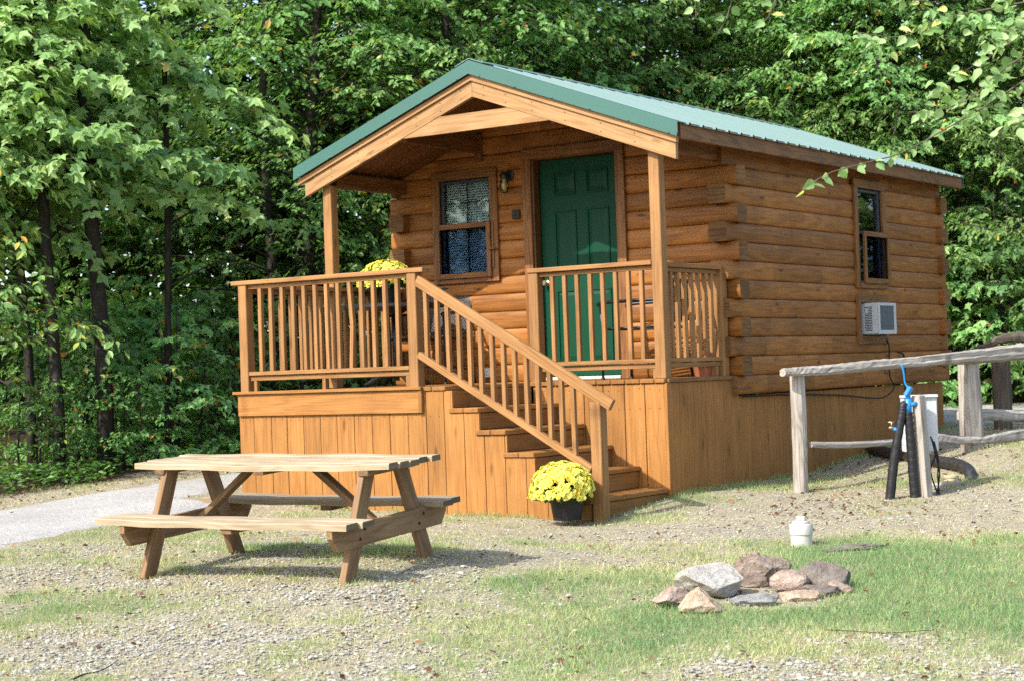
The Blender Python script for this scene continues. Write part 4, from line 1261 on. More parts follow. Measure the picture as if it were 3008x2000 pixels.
for sx in (-1, 1):
    mb = MB()      # bench bearer with clipped ends
    zt_, zb_ = .338, .205; x = sx * (ls - .045) if sx > 0 else -(ls - .045)
    xo = x + (.06 if sx > 0 else -.06) - .019
    P = [tp_((xo, -.665, zt_ - .05)), tp_((xo, -.665, zt_)), tp_((xo, .665, zt_)), tp_((xo, .665, zt_ - .05)), tp_((xo, .60, zb_)), tp_((xo, -.60, zb_))]
    mb.prism(P, RGT * .038, grain=tuple(FWD), tone=1.05)
    for yy in (-.345, .345):
        for dz in (-.025, .03):
            mb.lathe(tp_((xo + (.038 if sx > 0 else 0), yy + dz, .272 + dz)), [(.011, 0), (.010, .005), (.004, .008)], 8, axis=RGT * sx, tone=.18)
    mb.build('cross_beam', M['tableleg'], PT)
    mb = MB()
    xo2 = xo + (.0 if sx > 0 else 0)
    mb.board(tp_((xo + .019, -.275, .625)), tp_((xo + .019, .275, .625)), .07, .036, up=UPT, tone=1.0)
    mb.build('top_cleat', M['tableleg'], PT)
    for sy in (-1, 1):
        mb = MB()
        xl = x - .019 if sx > 0 else x + .019
        bot = tp_((sx * ls - (.01 if sx > 0 else -.01), sy * la, -.03)); top = tp_((sx * ls - (.01 if sx > 0 else -.01), sy * .185, .642))
        mb.board(bot, top, .042, .115, up=np.cross(RGT, top - bot), tone=1.0)
        mb.build('leg', M['tableleg'], PT)
    mb = MB()
    mb.board(tp_((sx * (ls - .055), 0, .27)), tp_((sx * .22, 0, .640)), .075, .036, up=UPT, tone=.9)
    mb.build('brace', M['tableleg'], PT)
mb = MB(); mb.board(tp_((0, -.275, .627)), tp_((0, .275, .627)), .075, .036, up=UPT, tone=.9); mb.build('top_cleat', M['tableleg'], PT)
for s in (-1, 1):
    mb = MB(); mb.board(tp_((.02, s * .66, .318)), tp_((.02, s * .42, .318)), .08, .036, up=UPT, tone=.95); mb.build('bench_cleat', M['tableleg'], PT)

# ------------------------------------------------------------------ split rail fences
def rough_log(mb, pts, rad, nseg=12, n=26, wob=.045, flat=1.0, tone=1.0):
    P = smooth(pts, n)
    P[1:-1] += RNG.normal(0, .004, (n - 2, 3))
    r = np.interp(np.linspace(0, 1, n), np.linspace(0, 1, len(rad)), rad)
    mb.tube(P, r, nseg, wob=wob, tone=tone, flat=flat)
def split_rail(mb, pts, hts, wid=.07, n=60, seed=0):
    """a riven rail: four-sided, with a rough top and bottom edge and long splits"""
    rg_ = np.random.default_rng(seed)
    P = smooth(pts, n); T = np.gradient(P, axis=0); T /= np.linalg.norm(T, axis=1)[:, None]
    h = np.interp(np.linspace(0, 1, n), np.linspace(0, 1, len(hts)), hts)
    sd = np.stack([T[:, 1], -T[:, 0], np.zeros(n)], 1); sd /= np.linalg.norm(sd, axis=1)[:, None]
    pr = [(-.5, -.42), (-.15, -.5), (.3, -.46), (.5, -.25), (.47, .08), (.40, .30), (.12, .5), (-.2, .47), (-.5, .2)]
    k = len(pr); w1 = np.cumsum(rg_.normal(0, .012, (n, k)), 0); w1 -= np.linspace(0, 1, n)[:, None] * w1[-1]
    wob = w1 + rg_.normal(0, .022, (n, k))
    V = []; G = []; arc = np.r_[0, np.cumsum(np.linalg.norm(np.diff(P, axis=0), axis=1))]; off = rg_.uniform(-50, 50, 3)
    for i in range(n):
        for j, (a_, b_) in enumerate(pr):
            V.append(P[i] + sd[i] * (a_ + wob[i, j]) * wid * (h[i] / .09) ** .5 + np.array([0, 0, 1.0]) * (b_ + wob[i, (j + 3) % k]) * h[i]); G.append((arc[i], a_ * wid, b_ * h[i]))
    F = []
    for i in range(n - 1):
        for j in range(k):
            q = (j + 1) % k
            F.append([i * k + j, i * k + q, (i + 1) * k + q, (i + 1) * k + j])
    F += [list(range(k))[::-1], [(n - 1) * k + j for j in range(k)]]
    mb.add(np.array(V), F, np.array(G) + off, 1.0)
def round_post(mb, x, y, z0, z1, r, seed=0, n=26, nseg=18):
    rg_ = np.random.default_rng(seed)
    ang = np.linspace(0, 2 * math.pi, nseg, endpoint=False)
    fur = 1 + rg_.normal(0, .045, nseg); V = []; G = []; off = rg_.uniform(-50, 50, 3)
    for i, z in enumerate(np.linspace(z0, z1, n)):
        fur = fur + rg_.normal(0, .010, nseg); fur += (1 - fur) * .08
        rr = r * fur * (1 + .03 * math.sin(z * 5 + seed)) * (1.05 - .05 * (z - z0) / (z1 - z0))
        cx = x + .008 * math.sin(z * 3.1 + seed); cy = y + .006 * math.sin(z * 2.3)
        V.append(np.stack([cx + np.cos(ang) * rr, cy + np.sin(ang) * rr, np.full(nseg, z)], 1)); G.append(np.stack([np.full(nseg, z), np.cos(ang) * r, np.sin(ang) * r], 1) + off)
    F = []
    for i in range(n - 1):
        for j in range(nseg):
            q = (j + 1) % nseg
            F.append([i * nseg + j, i * nseg + q, (i + 1) * nseg + q, (i + 1) * nseg + j])
    F.append([(n - 1) * nseg + j for j in range(nseg)])
    mb.add(np.vstack(V), F, np.vstack(G), 1.0)
fence = wthing('rail_fence', (.8, .8, -.98), 'weathered grey split rail fence beside the right cabin wall', 'fence')
for i, (x, y, z0, z1, r) in enumerate(((.80, .79, -1.08, -.012, .061), (1.53, 2.82, -.85, .022, .098), (2.6, 5.2, -.75, .12, .09))):
    mb = MB(); round_post(mb, x, y, z0, z1, r, 3 + i); mb.build('post', M['gray'], fence)
mb = MB(); split_rail(mb, [(.775, .58, .016), (.86, .80, .018), (.952, 1.044, .020), (1.127, 1.509, .042), (1.308, 1.992, .058), (1.535, 2.598, .088), (1.84, 3.41, .121), (2.078, 4.047, .145), (2.65, 5.3, .18)], [.066, .076, .08, .086, .09, .118, .148, .15, .14], .085, 80, 4); mb.build('rail', M['gray'], fence)
mb = MB(); split_rail(mb, [(.88, .83, -.588), (1.014, 1.209, -.615), (1.232, 1.79, -.621), (1.321, 2.027, -.628), (1.412, 2.269, -.614), (1.50, 2.5, -.640), (1.60, 2.74, -.658), (1.70, 2.976, -.653), (1.824, 3.368, -.631), (2.062, 4.002, -.619), (2.6, 5.1, -.6)], [.05, .062, .056, .066, .10, .075, .07, .085, .108, .1, .09], .06, 80, 5); mb.build('rail', M['gray'], fence)
f2 = wthing('rail_fence', (.75, 5.87, -.69), 'dark rough bark fence standing behind the grey rail fence', 'fence')
for i, (x, y, z0, z1, r) in enumerate(((.76, 5.87, -.78, .16, .095), (1.08, 6.75, -.75, .22, .09))):
    mb = MB(); round_post(mb, x, y, z0, z1, r, 9 + i); mb.build('post', M['darkfence'], f2)
mb = MB(); rough_log(mb, [(.70, 5.2, .150), (.78, 5.26, .178), (.86, 5.32, .205), (.95, 5.38, .245), (1.05, 5.45, .262), (1.15, 5.52, .262), (1.35, 5.65, .285), (1.7, 5.9, .3)], [.015, .03, .034, .042, .048, .05, .05, .05], 12, 34, .09); mb.build('rail', M['darkfence'], f2)
mb = MB(); split_rail(mb, [(1.44, 2.77, -.43), (1.60, 3.193, -.448), (1.752, 3.603, -.485), (2.1, 4.4, -.50)], [.095, .10, .105, .1], .055, 40, 6); mb.build('rail', M['gray'], f2)

# ------------------------------------------------------------------ hydrant, electric post, drain
hy = wthing('water_hydrant', (1.83, .68, -1.0), 'blue handled yard hydrant on a black wrapped pipe by the fence', 'hydrant')
mb = MB(); mb.tube(smooth([(1.835, .675, -1.06), (1.825, .665, -.7), (1.815, .652, -.33)], 70), [.038 - .00008 * i + .003 * ((i % 5) / 5) for i in range(70)], 14, wob=.006); mb.build('wrapped_pipe', M['blacktape'], hy)
mb = MB()
mb.tube([(1.815, .652, -.335), (1.815, .652, -.22)], .028, 12); mb.tube([(1.815, .652, -.225), (1.818, .652, -.16)], [.018, .022], 10)
mb.tube([(1.815, .652, -.275), (1.875, .685, -.262)], .017, 10)
mb.board((1.800, .648, -.20), (1.842, .658, -.13), .035, .06, up=(0, 1, 0), ch=.008, tone=1)
mb.build('valve_head', M['blue'], hy)
mb = MB()
mb.tube(smooth([(1.832, .655, -.15), (1.800, .645, -.10), (1.795, .640, -.02), (1.784, .63, .055)], 14), [.024, .02, .016, .014, .013, .013, .013, .014, .014, .015, .016, .017, .016, .012], 8, flat=.55)
mb.build('pump_handle', M['blue'], hy)
hp = wthing('standpipe', (1.68, .56, -1.0), 'leaning black wrapped standpipe with small brass spigot left of the blue hydrant', 'standpipe')
mb = MB(); mb.tube(smooth([(1.668, .555, -1.06), (1.70, .575, -.78), (1.745, .60, -.5), (1.775, .62, -.34), (1.782, .628, -.28), (1.80, .645, -.262)], 70), [.038 - .00012 * i + .003 * ((i % 5) / 5) for i in range(70)], 12, wob=.006); mb.build('wrapped_pipe', M['blacktape'], hp)
mb = MB(); mb.tube([(1.735, .59, -.462), (1.70, .572, -.445), (1.682, .562, -.45)], [.013, .012, .011], 8); mb.tube([(1.704, .574, -.445), (1.704, .574, -.40)], .008, 8)
mb.tube([(1.678, .56, -.404), (1.730, .588, -.404)], .007, 7); mb.build('spigot', M['brass'], hp)
mb = MB(); mb.tube([(1.745, .585, -.468), (1.722, .574, -.455)], .016, 8); mb.build('fitting', M['blue'], hp)
mb = MB(); mb.board((1.700, .565, -.72), (1.718, .575, -.60), .02, .014, up=(0, 1, 0), ch=.003, tone=1); mb.build('tag', M['red'], hp)
ep = wthing('utility_post', (1.9, .74, -1.0), 'short grey wooden post holding a white electric box by the hydrant', 'utility post')
mb = MB(); mb.board((1.905, .735, -1.06), (1.875, .720, -.20), .078, .078, up=(.3, 1, 0), ch=.006, tone=1.0); mb.build('post', M['gray'], ep)
eb = wthing('electric_box', (1.83, .87, -.43), 'white metal electric box fixed to the grey utility post', 'electric box')
mb = MB()
bc = np.array((1.825, .865, -.432)); bx = unit((.826, .564, 0)); by = unit((-.564, .826, 0))
mb.board(bc - bx * .135 + by * .03, bc + bx * .135 + by * .03, .11, .44, ch=.006, tone=1)
mb.board(bc - bx * .141 + by * .02 + [0, 0, .222], bc + bx * .141 + by * .02 + [0, 0, .222], .135, .022, ch=.006, tone=1)
mb.build('case', M['white'], eb)
mb = MB()
for k, (dx, dz) in enumerate(((.10, -.12), (.115, -.14), (.09, -.10))):
    p0 = bc + bx * dx + [0, -.03, dz]
    mb.tube(smooth([p0, p0 + bx * .03 + [0, 0, -.15], p0 + bx * (.05 - k * .03) + [0, 0, -.28], p0 + bx * (.02 + .02 * k) + [0, -.02, -.5]], 16), .006, 6)
mb.build('cord', M['cable'], eb)
mb = MB()
mb.tube(smooth([(-.3, 4.35, -.80), (-.03, 4.08, -.80), (.25, 3.75, -.805), (.54, 3.38, -.81), (.85, 2.9, -.80), (1.14, 2.46, -.795), (1.42, 2.14, -.805), (1.65, 1.96, -.815), (1.81, 1.83, -.835), (1.91, 1.72, -.885), (1.945, 1.63, -1.0)], 50), .052, 14, wob=.008)
tag(mb.build('drain_pipe', M['drain'], None), 'fat dark drain pipe running from the cabin skirting to the ground', 'drain pipe')
mb = MB(); mb.lathe((1.80, 1.56, hz(1.80, 1.56) - .02), [(.056, 0), (.056, .05), (.062, .052), (.062, .07), (.045, .072), (.045, .05)], 20)
tag(mb.build('drain_collar', M['cream'], None), 'low cream coloured drain collar beside the end of the dark pipe', 'drain collar')
mb = MB(); rough_log(mb, [(1.70, 1.28, hz(1.70, 1.28) + .01), (1.95, 1.38, hz(1.95, 1.38) + .012)], [.03, .03], 8, 8, .08)
tag(mb.build('wood_offcut', M['gray'], None), 'short grey wood offcut on the ground by the drain collar', 'wood offcut')
for nm_, pts_, r_ in (('twig', [(3.44, -4.58), (3.6, -4.57), (3.75, -4.55), (3.95, -4.42)], .003), ('twig', [(.84, -7.1), (.8, -7.0), (.76, -6.85), (.69, -6.68)], .005)):
    mb = MB(); mb.tube(smooth([(x, y, hz(x, y) + .02 + .008 * math.sin(x * 40)) for x, y in pts_], 16), [r_ * (1 - .03 * i) for i in range(16)], 6, wob=.05)
    tag(mb.build(nm_, M['bark'], None), 'long thin dark twig on the grass at the lower right' if pts_[0][0] > 2 else 'short dark twig on the gravel at the lower left', 'twig')
pv = wthing('pvc_cleanout', (2.07, -1.91, hz(2.07, -1.91)), 'stubby white plastic cleanout pipe with square topped cap in the grass', 'pipe')
c0 = np.array((2.07, -1.91, hz(2.07, -1.91) - .01))
mb = MB(); mb.lathe(c0, [(.071, -.03), (.071, .10)], 28); mb.build('pipe', M['pvc'], pv)
mb = MB(); mb.lathe(c0 + [0, 0, .085], [(.072, 0), (.077, .002), (.077, .062), (.072, .070), (.060, .073)], 28)
mb.lathe(c0 + [0, 0, .16], [(.060, 0), (.058, .013), (.045, .016)], 28)
mb.board(c0 + [-.028, -.01, .19], c0 + [.028, .01, .19], .045, .03, ch=.005, tone=1); mb.build('cap', M['pvc'], pv)

# ------------------------------------------------------------------ rocks of the fire ring
def rock(name, c, size, rz, mat, label, seed, cuts=(), rough=.06, sub=4, group='stones round the fire pit'):
    rg = np.random.default_rng(seed)
    import bmesh
    bm = bmesh.new(); bmesh.ops.create_icosphere(bm, subdivisions=sub, radius=1.0)
    P = np.array([v.co[:] for v in bm.verts])
    pl = [(unit(n), d) for n, d in cuts]
    for _ in range(13):
        n = rg.standard_normal(3); n /= np.linalg.norm(n); pl.append((n, rg.uniform(.52, .85)))
    for n, d in pl:
        q = P @ n; ex = np.clip(q - d, 0, None); P = P - ex[:, None] * n * .97
    D = P / (np.linalg.norm(P, axis=1)[:, None] + 1e-9)
    for f, a in ((1.8, .6), (4.0, .5), (9.0, .4), (19.0, .3)):
        ph = rg.uniform(0, 6, 9); K = rg.standard_normal((3, 3)) * f
        w = np.sin(D @ K[0] + ph[0]) * np.sin(D @ K[1] + ph[1]) + .5 * np.sin(D @ K[2] + ph[2])
        P = P + D * (w * a * rough)[:, None]
    P[:, 2] = np.where(P[:, 2] < -.45, -.45 + (P[:, 2] + .45) * .3, P[:, 2])
    P = P / np.abs(P).max(0) * np.array(size) / 2 * [1.08, 1.06, .82]
    cs, sn = math.cos(rz), math.sin(rz)
    P = np.stack([P[:, 0] * cs - P[:, 1] * sn, P[:, 0] * sn + P[:, 1] * cs, P[:, 2]], 1)
    for v, p in zip(bm.verts, P): v.co = p
    me = bpy.data.meshes.new(name); bm.to_mesh(me); bm.free()
    me.materials.append(mat)
    me.polygons.foreach_set('use_smooth', np.zeros(len(me.polygons), bool))
    o = bpy.data.objects.new(name, me); COL.objects.link(o)
    o.location = (c[0], c[1], hz(c[0], c[1]) + c[2])
    tag(o, label, 'stone', group)
RZ = .6
rock('fire_pit_stone', (2.40, -4.26, .045), (.215, .2, .17), RZ, M['rock_pink'], 'rounded pinkish grey stone, leftmost of the fire ring', 21)
rock('fire_pit_stone', (2.62, -4.34, .05), (.24, .18, .20), RZ, M['rock_tan'], 'pointed pale tan pyramid stone in front of the fire ring', 22, cuts=(((.8, -.2, .6), .45), ((-.85, -.1, .5), .45), ((0, -.75, .65), .5)))
rock('fire_pit_stone', (2.44, -3.84, .075), (.42, .32, .27), RZ, M['rock_white'], 'largest stone, a white slab with a slanting flat top', 23, cuts=(((.25, -.62, .75), .38), ((-.5, -.7, -.5), .6)))
rock('fire_pit_stone', (2.50, -3.40, .08), (.36, .28, .27), RZ, M['rock_red'], 'craggy red brown stone at the back of the fire ring', 24, rough=.11)
rock('fire_pit_stone', (2.79, -3.56, .05), (.25, .2, .18), RZ, M['rock_pink'], 'small pink stone between the red and the dark brown stones', 25)
rock('fire_pit_stone', (2.95, -3.42, .065), (.33, .22, .24), RZ, M['rock_brown'], 'smooth dark brown humped stone at the right of the fire ring', 26, rough=.035, cuts=(((.1, -.8, .6), .5),))
rock('fire_pit_stone', (2.80, -4.05, .02), (.25, .16, .11), RZ, M['rock_grey'], 'low grey layered stone at the front of the fire ring', 27)
rock('fire_pit_stone', (2.93, -3.83, .018), (.25, .16, .09), RZ, M['rock_tan'], 'low orange tinted stone at the front right of the ring', 28)
rock('fire_pit_stone', (2.99, -3.66, .02), (.22, .17, .11), RZ, M['rock_brown'], 'low dark stone wedged under the dark brown hump', 29)
rock('fire_pit_stone', (3.05, -3.52, .025), (.15, .12, .11), RZ, M['rock_pink'], 'small pale stone at the far right of the fire ring', 30)
rock('bark_slab', (2.42, -1.98, .01), (.60, .24, .075), .95, M['rock_brown'], 'flat strip of dark broken bark in the grass behind the fire ring', 31, rough=.16, group='debris on the grass')

# ------------------------------------------------------------------ ground cover: pebbles, grass, fallen leaves
def rand_pts(n, xr, yr, dens, rg):
    out = []; c = 0
    while c < n:
        x = rg.uniform(*xr, 60000); y = rg.uniform(*yr, 60000)
        k = rg.uniform(0, 1, 60000) < dens(x, y)
        out.append(np.stack([x[k], y[k]], 1)); c += k.sum()
    return np.vstack(out)[:n]
def in_cabin(x, y): return ((x > -W_ + .01) & (x < -.01) & (y > -.02) & (y < D2)) | ((x > -W_ + .01) & (x < -.02) & (y > -S_ + .01) & (y < 0))
def in_view(x, y):
    dx, dy = x - CAM_C.x, y - CAM_C.y
    d = dx * CAM_F.x + dy * CAM_F.y; r_ = dx * CAM_R.x + dy * CAM_R.y
    return (d > 5.5) & (np.abs(r_) < .30 * d + .9)
rg = np.random.default_rng(42)
def pebbles():
    import bmesh
    bm = bmesh.new(); bmesh.ops.create_icosphere(bm, subdivisions=1, radius=1.0)
    B = np.array([v.co[:] for v in bm.verts]); F = np.array([[v.index for v in f.verts] for f in bm.faces]); bm.free()
    N = 58000
    def dn(x, y):
        d = (x - CAM_C.x) * CAM_F.x + (y - CAM_C.y) * CAM_F.y
        g = lush(x, y)
        return np.where(in_cabin(x, y) | in_road(x, y) | ~in_view(x, y) | (x < -5.3), 0, np.clip(1.05 - 1.25 * g, .03, 1) * np.clip(.22 + .8 * np.clip((-4.3 - y - .35 * x + 1.2) / 1.2, 0, 1) + .5 * np.clip((x - 3.4) / .6, 0, 1) * (y < -4) + .5 * np.clip((y - 2) / 2, 0, 1), 0, 1) * np.clip((9.0 / np.maximum(d, 1)) ** 2, .1, 1.3) * (.35 + .65 * (vnoise(x, y, .4, 9) > .38)))
    P = rand_pts(N, (-6, 7), (-8.5, 8), dn, rg)
    s = np.exp(rg.normal(math.log(.0058), .5, N)).clip(.0028, .018)
    sc = np.stack([s * rg.uniform(.8, 1.4, N), s * rg.uniform(.7, 1.1, N), s * rg.uniform(.25, .55, N)], 1)
    a = rg.uniform(0, 6.28, N); ca, sa = np.cos(a), np.sin(a)
    J = B[None] * (1 + rg.normal(0, .16, (N, len(B), 1)))
    L = J * sc[:, None, :]
    V = np.stack([L[..., 0] * ca[:, None] - L[..., 1] * sa[:, None] + P[:, None, 0], L[..., 0] * sa[:, None] + L[..., 1] * ca[:, None] + P[:, None, 1], L[..., 2] + (height(P[:, 0], P[:, 1]) + .004 + sc[:, 2] * .25)[:, None]], 2)
    k = len(B)
    LI = (F[None] + (np.arange(N) * k)[:, None, None]).reshape(-1).astype(np.int32)
    me = bpy.data.meshes.new('gravel')
    me.vertices.add(N * k); me.vertices.foreach_set('co', V.astype(np.float32).ravel())
    me.loops.add(len(LI)); me.loops.foreach_set('vertex_index', LI)
    nf = N * len(F); me.polygons.add(nf); me.polygons.foreach_set('loop_start', (np.arange(nf) * 3).astype(np.int32))
    tn = np.clip(rg.normal(.5, .2, N), 0, .9); sp = rg.uniform(0, 1, N); tn[sp < .03] = rg.uniform(.92, 1.0, (sp < .03).sum())
    o = fin(me, 'gravel', M['pebble'], None, None, np.repeat(tn, k), np.zeros(nf, bool))
    tag(o, 'loose pale gravel stones strewn over the ground', 'gravel', kind='stuff')
pebbles()
def grass():
    N = 300000
    def dn(x, y):
        d = (x - CAM_C.x) * CAM_F.x + (y - CAM_C.y) * CAM_F.y
        g = lush(x, y)
        w = .16 + .84 * np.clip((g - .15) / .6, 0, 1) ** 1.4
        return np.where(in_cabin(x, y) | in_road(x, y) | ~in_view(x, y) | (x < -6.2) | (y > 11.4), 0, (w + .25 * (x < -5.25)) * np.clip((10.0 / np.maximum(d, 1)) ** 1.3, .1, 1.2))
    P = rand_pts(N, (-6.2, 7), (-8.5, 11.6), dn, rg)
    g = lush(P[:, 0], P[:, 1])
    h = (.013 + .034 * g * rg.uniform(.4, 1.3, N)) * rg.uniform(.7, 1.25, N)
    tone = np.clip(.84 - .62 * g + rg.normal(0, .18, N) + .3 * (vnoise(P[:, 0], P[:, 1], .8, 12) - .5), 0, 1)
    K = 5200
    e = rg.uniform(0, 1, K)
    wx = np.where(e < .6, .015 + np.abs(rg.normal(0, .05, K)), np.where(e < .95, rg.uniform(-3.6, -.05, K), .79 + rg.normal(0, .09, K)))
    wy = np.where(e < .6, rg.uniform(.05, 6.2, K), np.where(e < .95, -S_ - .012 - np.abs(rg.normal(0, .04, K)), .78 + rg.normal(0, .09, K)))
    ok = vnoise(wx, wy, .33, 21) > .42
    wx, wy = wx[ok], wy[ok]; K = len(wx)
    P = np.vstack([P, np.c_[wx, wy]]); N = N + K
    h = np.r_[h, rg.uniform(.025, .085, K)]; tone = np.r_[tone, np.clip(rg.normal(.35, .2, K), 0, 1)]
    pos = np.c_[P, height(P[:, 0], P[:, 1]) - .002]
    tip = np.c_[rg.normal(0, .55, (N, 2)), np.ones(N)]
    o = scatter('grass', BLADE, pos, tip, rg.normal(0, 1, (N, 3)), h, tone, M['grass'], None, wide=rg.uniform(.002, .0042, N))
    tag(o, 'short patchy grass, part green and part dry, over the gravel', 'grass', kind='stuff')
grass()
def litter():
    N = 3600
    def dn(x, y):
        d = (x - CAM_C.x) * CAM_F.x + (y - CAM_C.y) * CAM_F.y
        patch = np.exp(-((x - 1.55) ** 2 + (y - .0) ** 2) / (2 * .45 ** 2)) * 2 + np.exp(-((x - 2.72) ** 2 + (y + 3.8) ** 2) / (2 * .12 ** 2)) * 6 + np.exp(-((x - .9) ** 2 + (y - 2.5) ** 2) / (2 * .9 ** 2)) * .7
        edge = ((x < -5.3) & (x > -6.6)) * .4 + (y > 11) * .4
        return np.where(in_cabin(x, y) | ~in_view(x, y), 0, np.clip(.13 + patch * .5 + edge, 0, 1) * np.where(in_road(x, y), .25, 1))
    P = rand_pts(N, (-6.8, 7), (-8.5, 12.5), dn, rg)
    pos = np.c_[P, height(P[:, 0], P[:, 1]) + rg.uniform(.008, .03, N)]
    a = rg.uniform(0, 6.28, N)
    tip = np.c_[np.cos(a), np.sin(a), rg.normal(0, .3, N)]
    tone = np.clip(rg.beta(2, 2.2, N), 0, .95); tone[rg.uniform(0, 1, N) < .02] = 1
    o = scatter('fallen_leaves', MAPLE, pos, tip, np.c_[rg.normal(0, .5, (N, 2)), np.ones(N)], rg.uniform(.018, .042, N), tone, M['litter'], None)
    tag(o, 'dry brown fallen leaves scattered on the ground', 'leaf litter', kind='stuff')
litter()

# ------------------------------------------------------------------ trees
def bough(path, rg, leafs, wood_mb, leaf, twig_gap, twig_len, droop, r0, start=.2, flat=.45, density=1.0):
    P = smooth(path, 14)
    L = np.r_[0, np.cumsum(np.linalg.norm(np.diff(P, axis=0), axis=1))]
    wood_mb.tube(P[::2] if len(P) > 8 else P, np.linspace(r0, r0 * .25, len(P[::2])), 5, cap=False)
    T = np.gradient(P, axis=0); T /= np.linalg.norm(T, axis=1)[:, None] + 1e-9
    s = L[-1] * start; side = 1
    up = np.array([0, 0, 1.0])
    btone = rg.normal(0, .07)
    while s <= L[-1]:
        f = s / L[-1]
        p = np.array([np.interp(s, L, P[:, k]) for k in range(3)]); t_ = np.array([np.interp(s, L, T[:, k]) for k in range(3)])
        sd = unit(np.cross(t_, up)) * side
        ln = twig_len * (1 - .55 * f) * rg.uniform(.6, 1.25)
        d0 = unit(t_ * rg.uniform(.4, 1.0) + sd * rg.uniform(.7, 1.1) + up * rg.normal(.05, flat * .5))
        m = max(3, int(ln / (leaf * .62) * density))
        u = np.linspace(.1, 1, m)
        c = p + np.outer(u * ln, d0) + np.outer(-(u ** 2) * ln * droop, up)
        if rg.uniform() < .45 and ln > .25:
            wood_mb.tube(np.vstack([p, c[m // 2], c[-1]]), [.006, .004, .002], 3, cap=False)
        ls_ = np.cross(d0, up); ls_ = ls_ / (np.linalg.norm(ls_) + 1e-9)
        tt = rg.normal(0, .06) + btone
        for q in (-1, 1):
            k = m
            pos = c + rg.normal(0, leaf * .22, (k, 3))
            tip = d0 * .7 + ls_ * q * rg.uniform(.3, 1.1, (k, 1)) + up * (-droop * 1.2 - rg.uniform(0, .65, (k, 1))) + rg.normal(0, .22, (k, 3))
            nr = up * .9 + d0 * .6 + rg.normal(0, .42, (k, 3))
            leafs.append((pos, tip, nr, leaf * rg.uniform(.7, 1.2, k), np.full(k, tt) + rg.normal(0, .08, k)))
        side = -side; s += twig_gap * rg.uniform(.7, 1.3)
def finish_leaves(leafs, rg, name, tmpl, mat, parent, base=.45, warm=.02):
    pos = np.vstack([l[0] for l in leafs]); tip = np.vstack([l[1] for l in leafs]); nr = np.vstack([l[2] for l in leafs])
    sz = np.concatenate([l[3] for l in leafs]); tn = np.concatenate([l[4] for l in leafs]) + base
    u = rg.uniform(0, 1, len(tn)); k = u < warm; tn = np.clip(tn, 0, .82)
    tn[k] = rg.uniform(.86, 1.0, k.sum())
    return scatter(name, tmpl, pos, tip, nr, sz, tn, mat, parent)
def make_tree(name, seed, H, z0, R, nb, leaf, tmpl, mat, label, cat='tree', r_trunk=.11, droop=.25, twig_gap=.17, twig_len=.75, lean=.04, elev=(10, 45), base=.45, warm=.02, density=1.0, stems=1, top=.95):
    rg = np.random.default_rng(seed); t_ = thing(name, (0, 0, 0), label, cat)
    wm = MB(); leafs = []
    for sidx in range(stems):
        h = np.linspace(0, H, 12)
        ox, oy = (rg.normal(0, .18, 2) if stems > 1 else (0, 0)); lx_, ly_ = rg.normal(0, lean, 2) * (2.2 if stems > 1 else 1)
        cx = ox + lx_ * h + .05 * np.sin(h * .9 + rg.uniform(0, 6)); cy = oy + ly_ * h + .05 * np.sin(h * .7 + rg.uniform(0, 6))
        C = np.stack([cx, cy, h - .15], 1)
        rr = r_trunk * (1 - .85 * (h / H)) * (1 + .5 * np.exp(-h / .25))
        wm.tube(C, rr, 9, wob=.03)
        for k in range(nb // stems):
            f = (k + rg.uniform(0, 1)) / (nb // stems)
            z = z0 + (H * top - z0) * f
            az = k * 2.399 + rg.uniform(-.5, .5) + sidx
            ln = R * (1 - .6 * f ** 1.6) * rg.uniform(.6, 1.1)
            el = math.radians(rg.uniform(*elev))
            b0 = np.array([np.interp(z, h, cx), np.interp(z, h, cy), z - .15])
            dr = np.array([math.cos(az), math.sin(az), 0])
            pts = [b0, b0 + dr * ln * .35 + [0, 0, math.sin(el) * ln * .38], b0 + dr * ln * .7 + [0, 0, math.sin(el) * ln * .5] + rg.normal(0, .06, 3) * ln, b0 + dr * ln + [0, 0, math.sin(el) * ln * .42 - droop * .25 * ln] + rg.normal(0, .06, 3) * ln]
            bough(pts, rg, leafs, wm, leaf, twig_gap, twig_len * min(1, ln / 1.6 + .3), droop, max(.008, .028 * (1 - f) * r_trunk / .11), .22, density=density)
    wm.build('trunk', M['bark'], t_)
    finish_leaves(leafs, rg, 'crown', tmpl, mat, t_, base, warm)
    return t_
def dup(root, loc, rz, sc, label, group=None):
    r = root.copy(); COL.objects.link(r); r.location = loc; r.rotation_euler = (0, 0, rz); r.scale = (sc,) * 3
    r['label'] = label
    if group: r['group'] = group
    elif 'group' in r: del r['group']
    for ch in list(root.children):
        c = ch.copy(); COL.objects.link(c); c.parent = r
    return r
def put(root, x, y, rz, sc, label, group=None, first=[]):
    loc = (x, y, hz(x, y) - .05)
    if root.name not in first:
        first.append(root.name); root.location = loc; root.rotation_euler = (0, 0, rz); root.scale = (sc,) * 3; root['label'] = label
        if group: root['group'] = group
        return root
    return dup(root, loc, rz, sc, label, group)
GW = 'trees of the wood behind the cabin'
tA = make_tree('broadleaf_tree', 101, 9.5, 1.1, 3.0, 120, .092, OVAL, M['leaf_oval'], '', base=.55, warm=.012)
tB = make_tree('maple_tree', 102, 10.0, 1.3, 3.2, 110, .108, MAPLE, M['leaf_maple'], '', droop=.3, base=.52, warm=.02, r_trunk=.14)
tC = make_tree('slender_tree', 103, 8.5, 1.0, 2.6, 120, .085, NARROW, M['leaf_fine'], '', twig_gap=.13, twig_len=.65, base=.57, warm=.03, r_trunk=.08)
tD = make_tree('shaded_tree', 104, 11.0, 2.4, 3.4, 96, .15, OVAL, M['leaf_dark'], '', base=.45, warm=.03, r_trunk=.17, lean=.02)
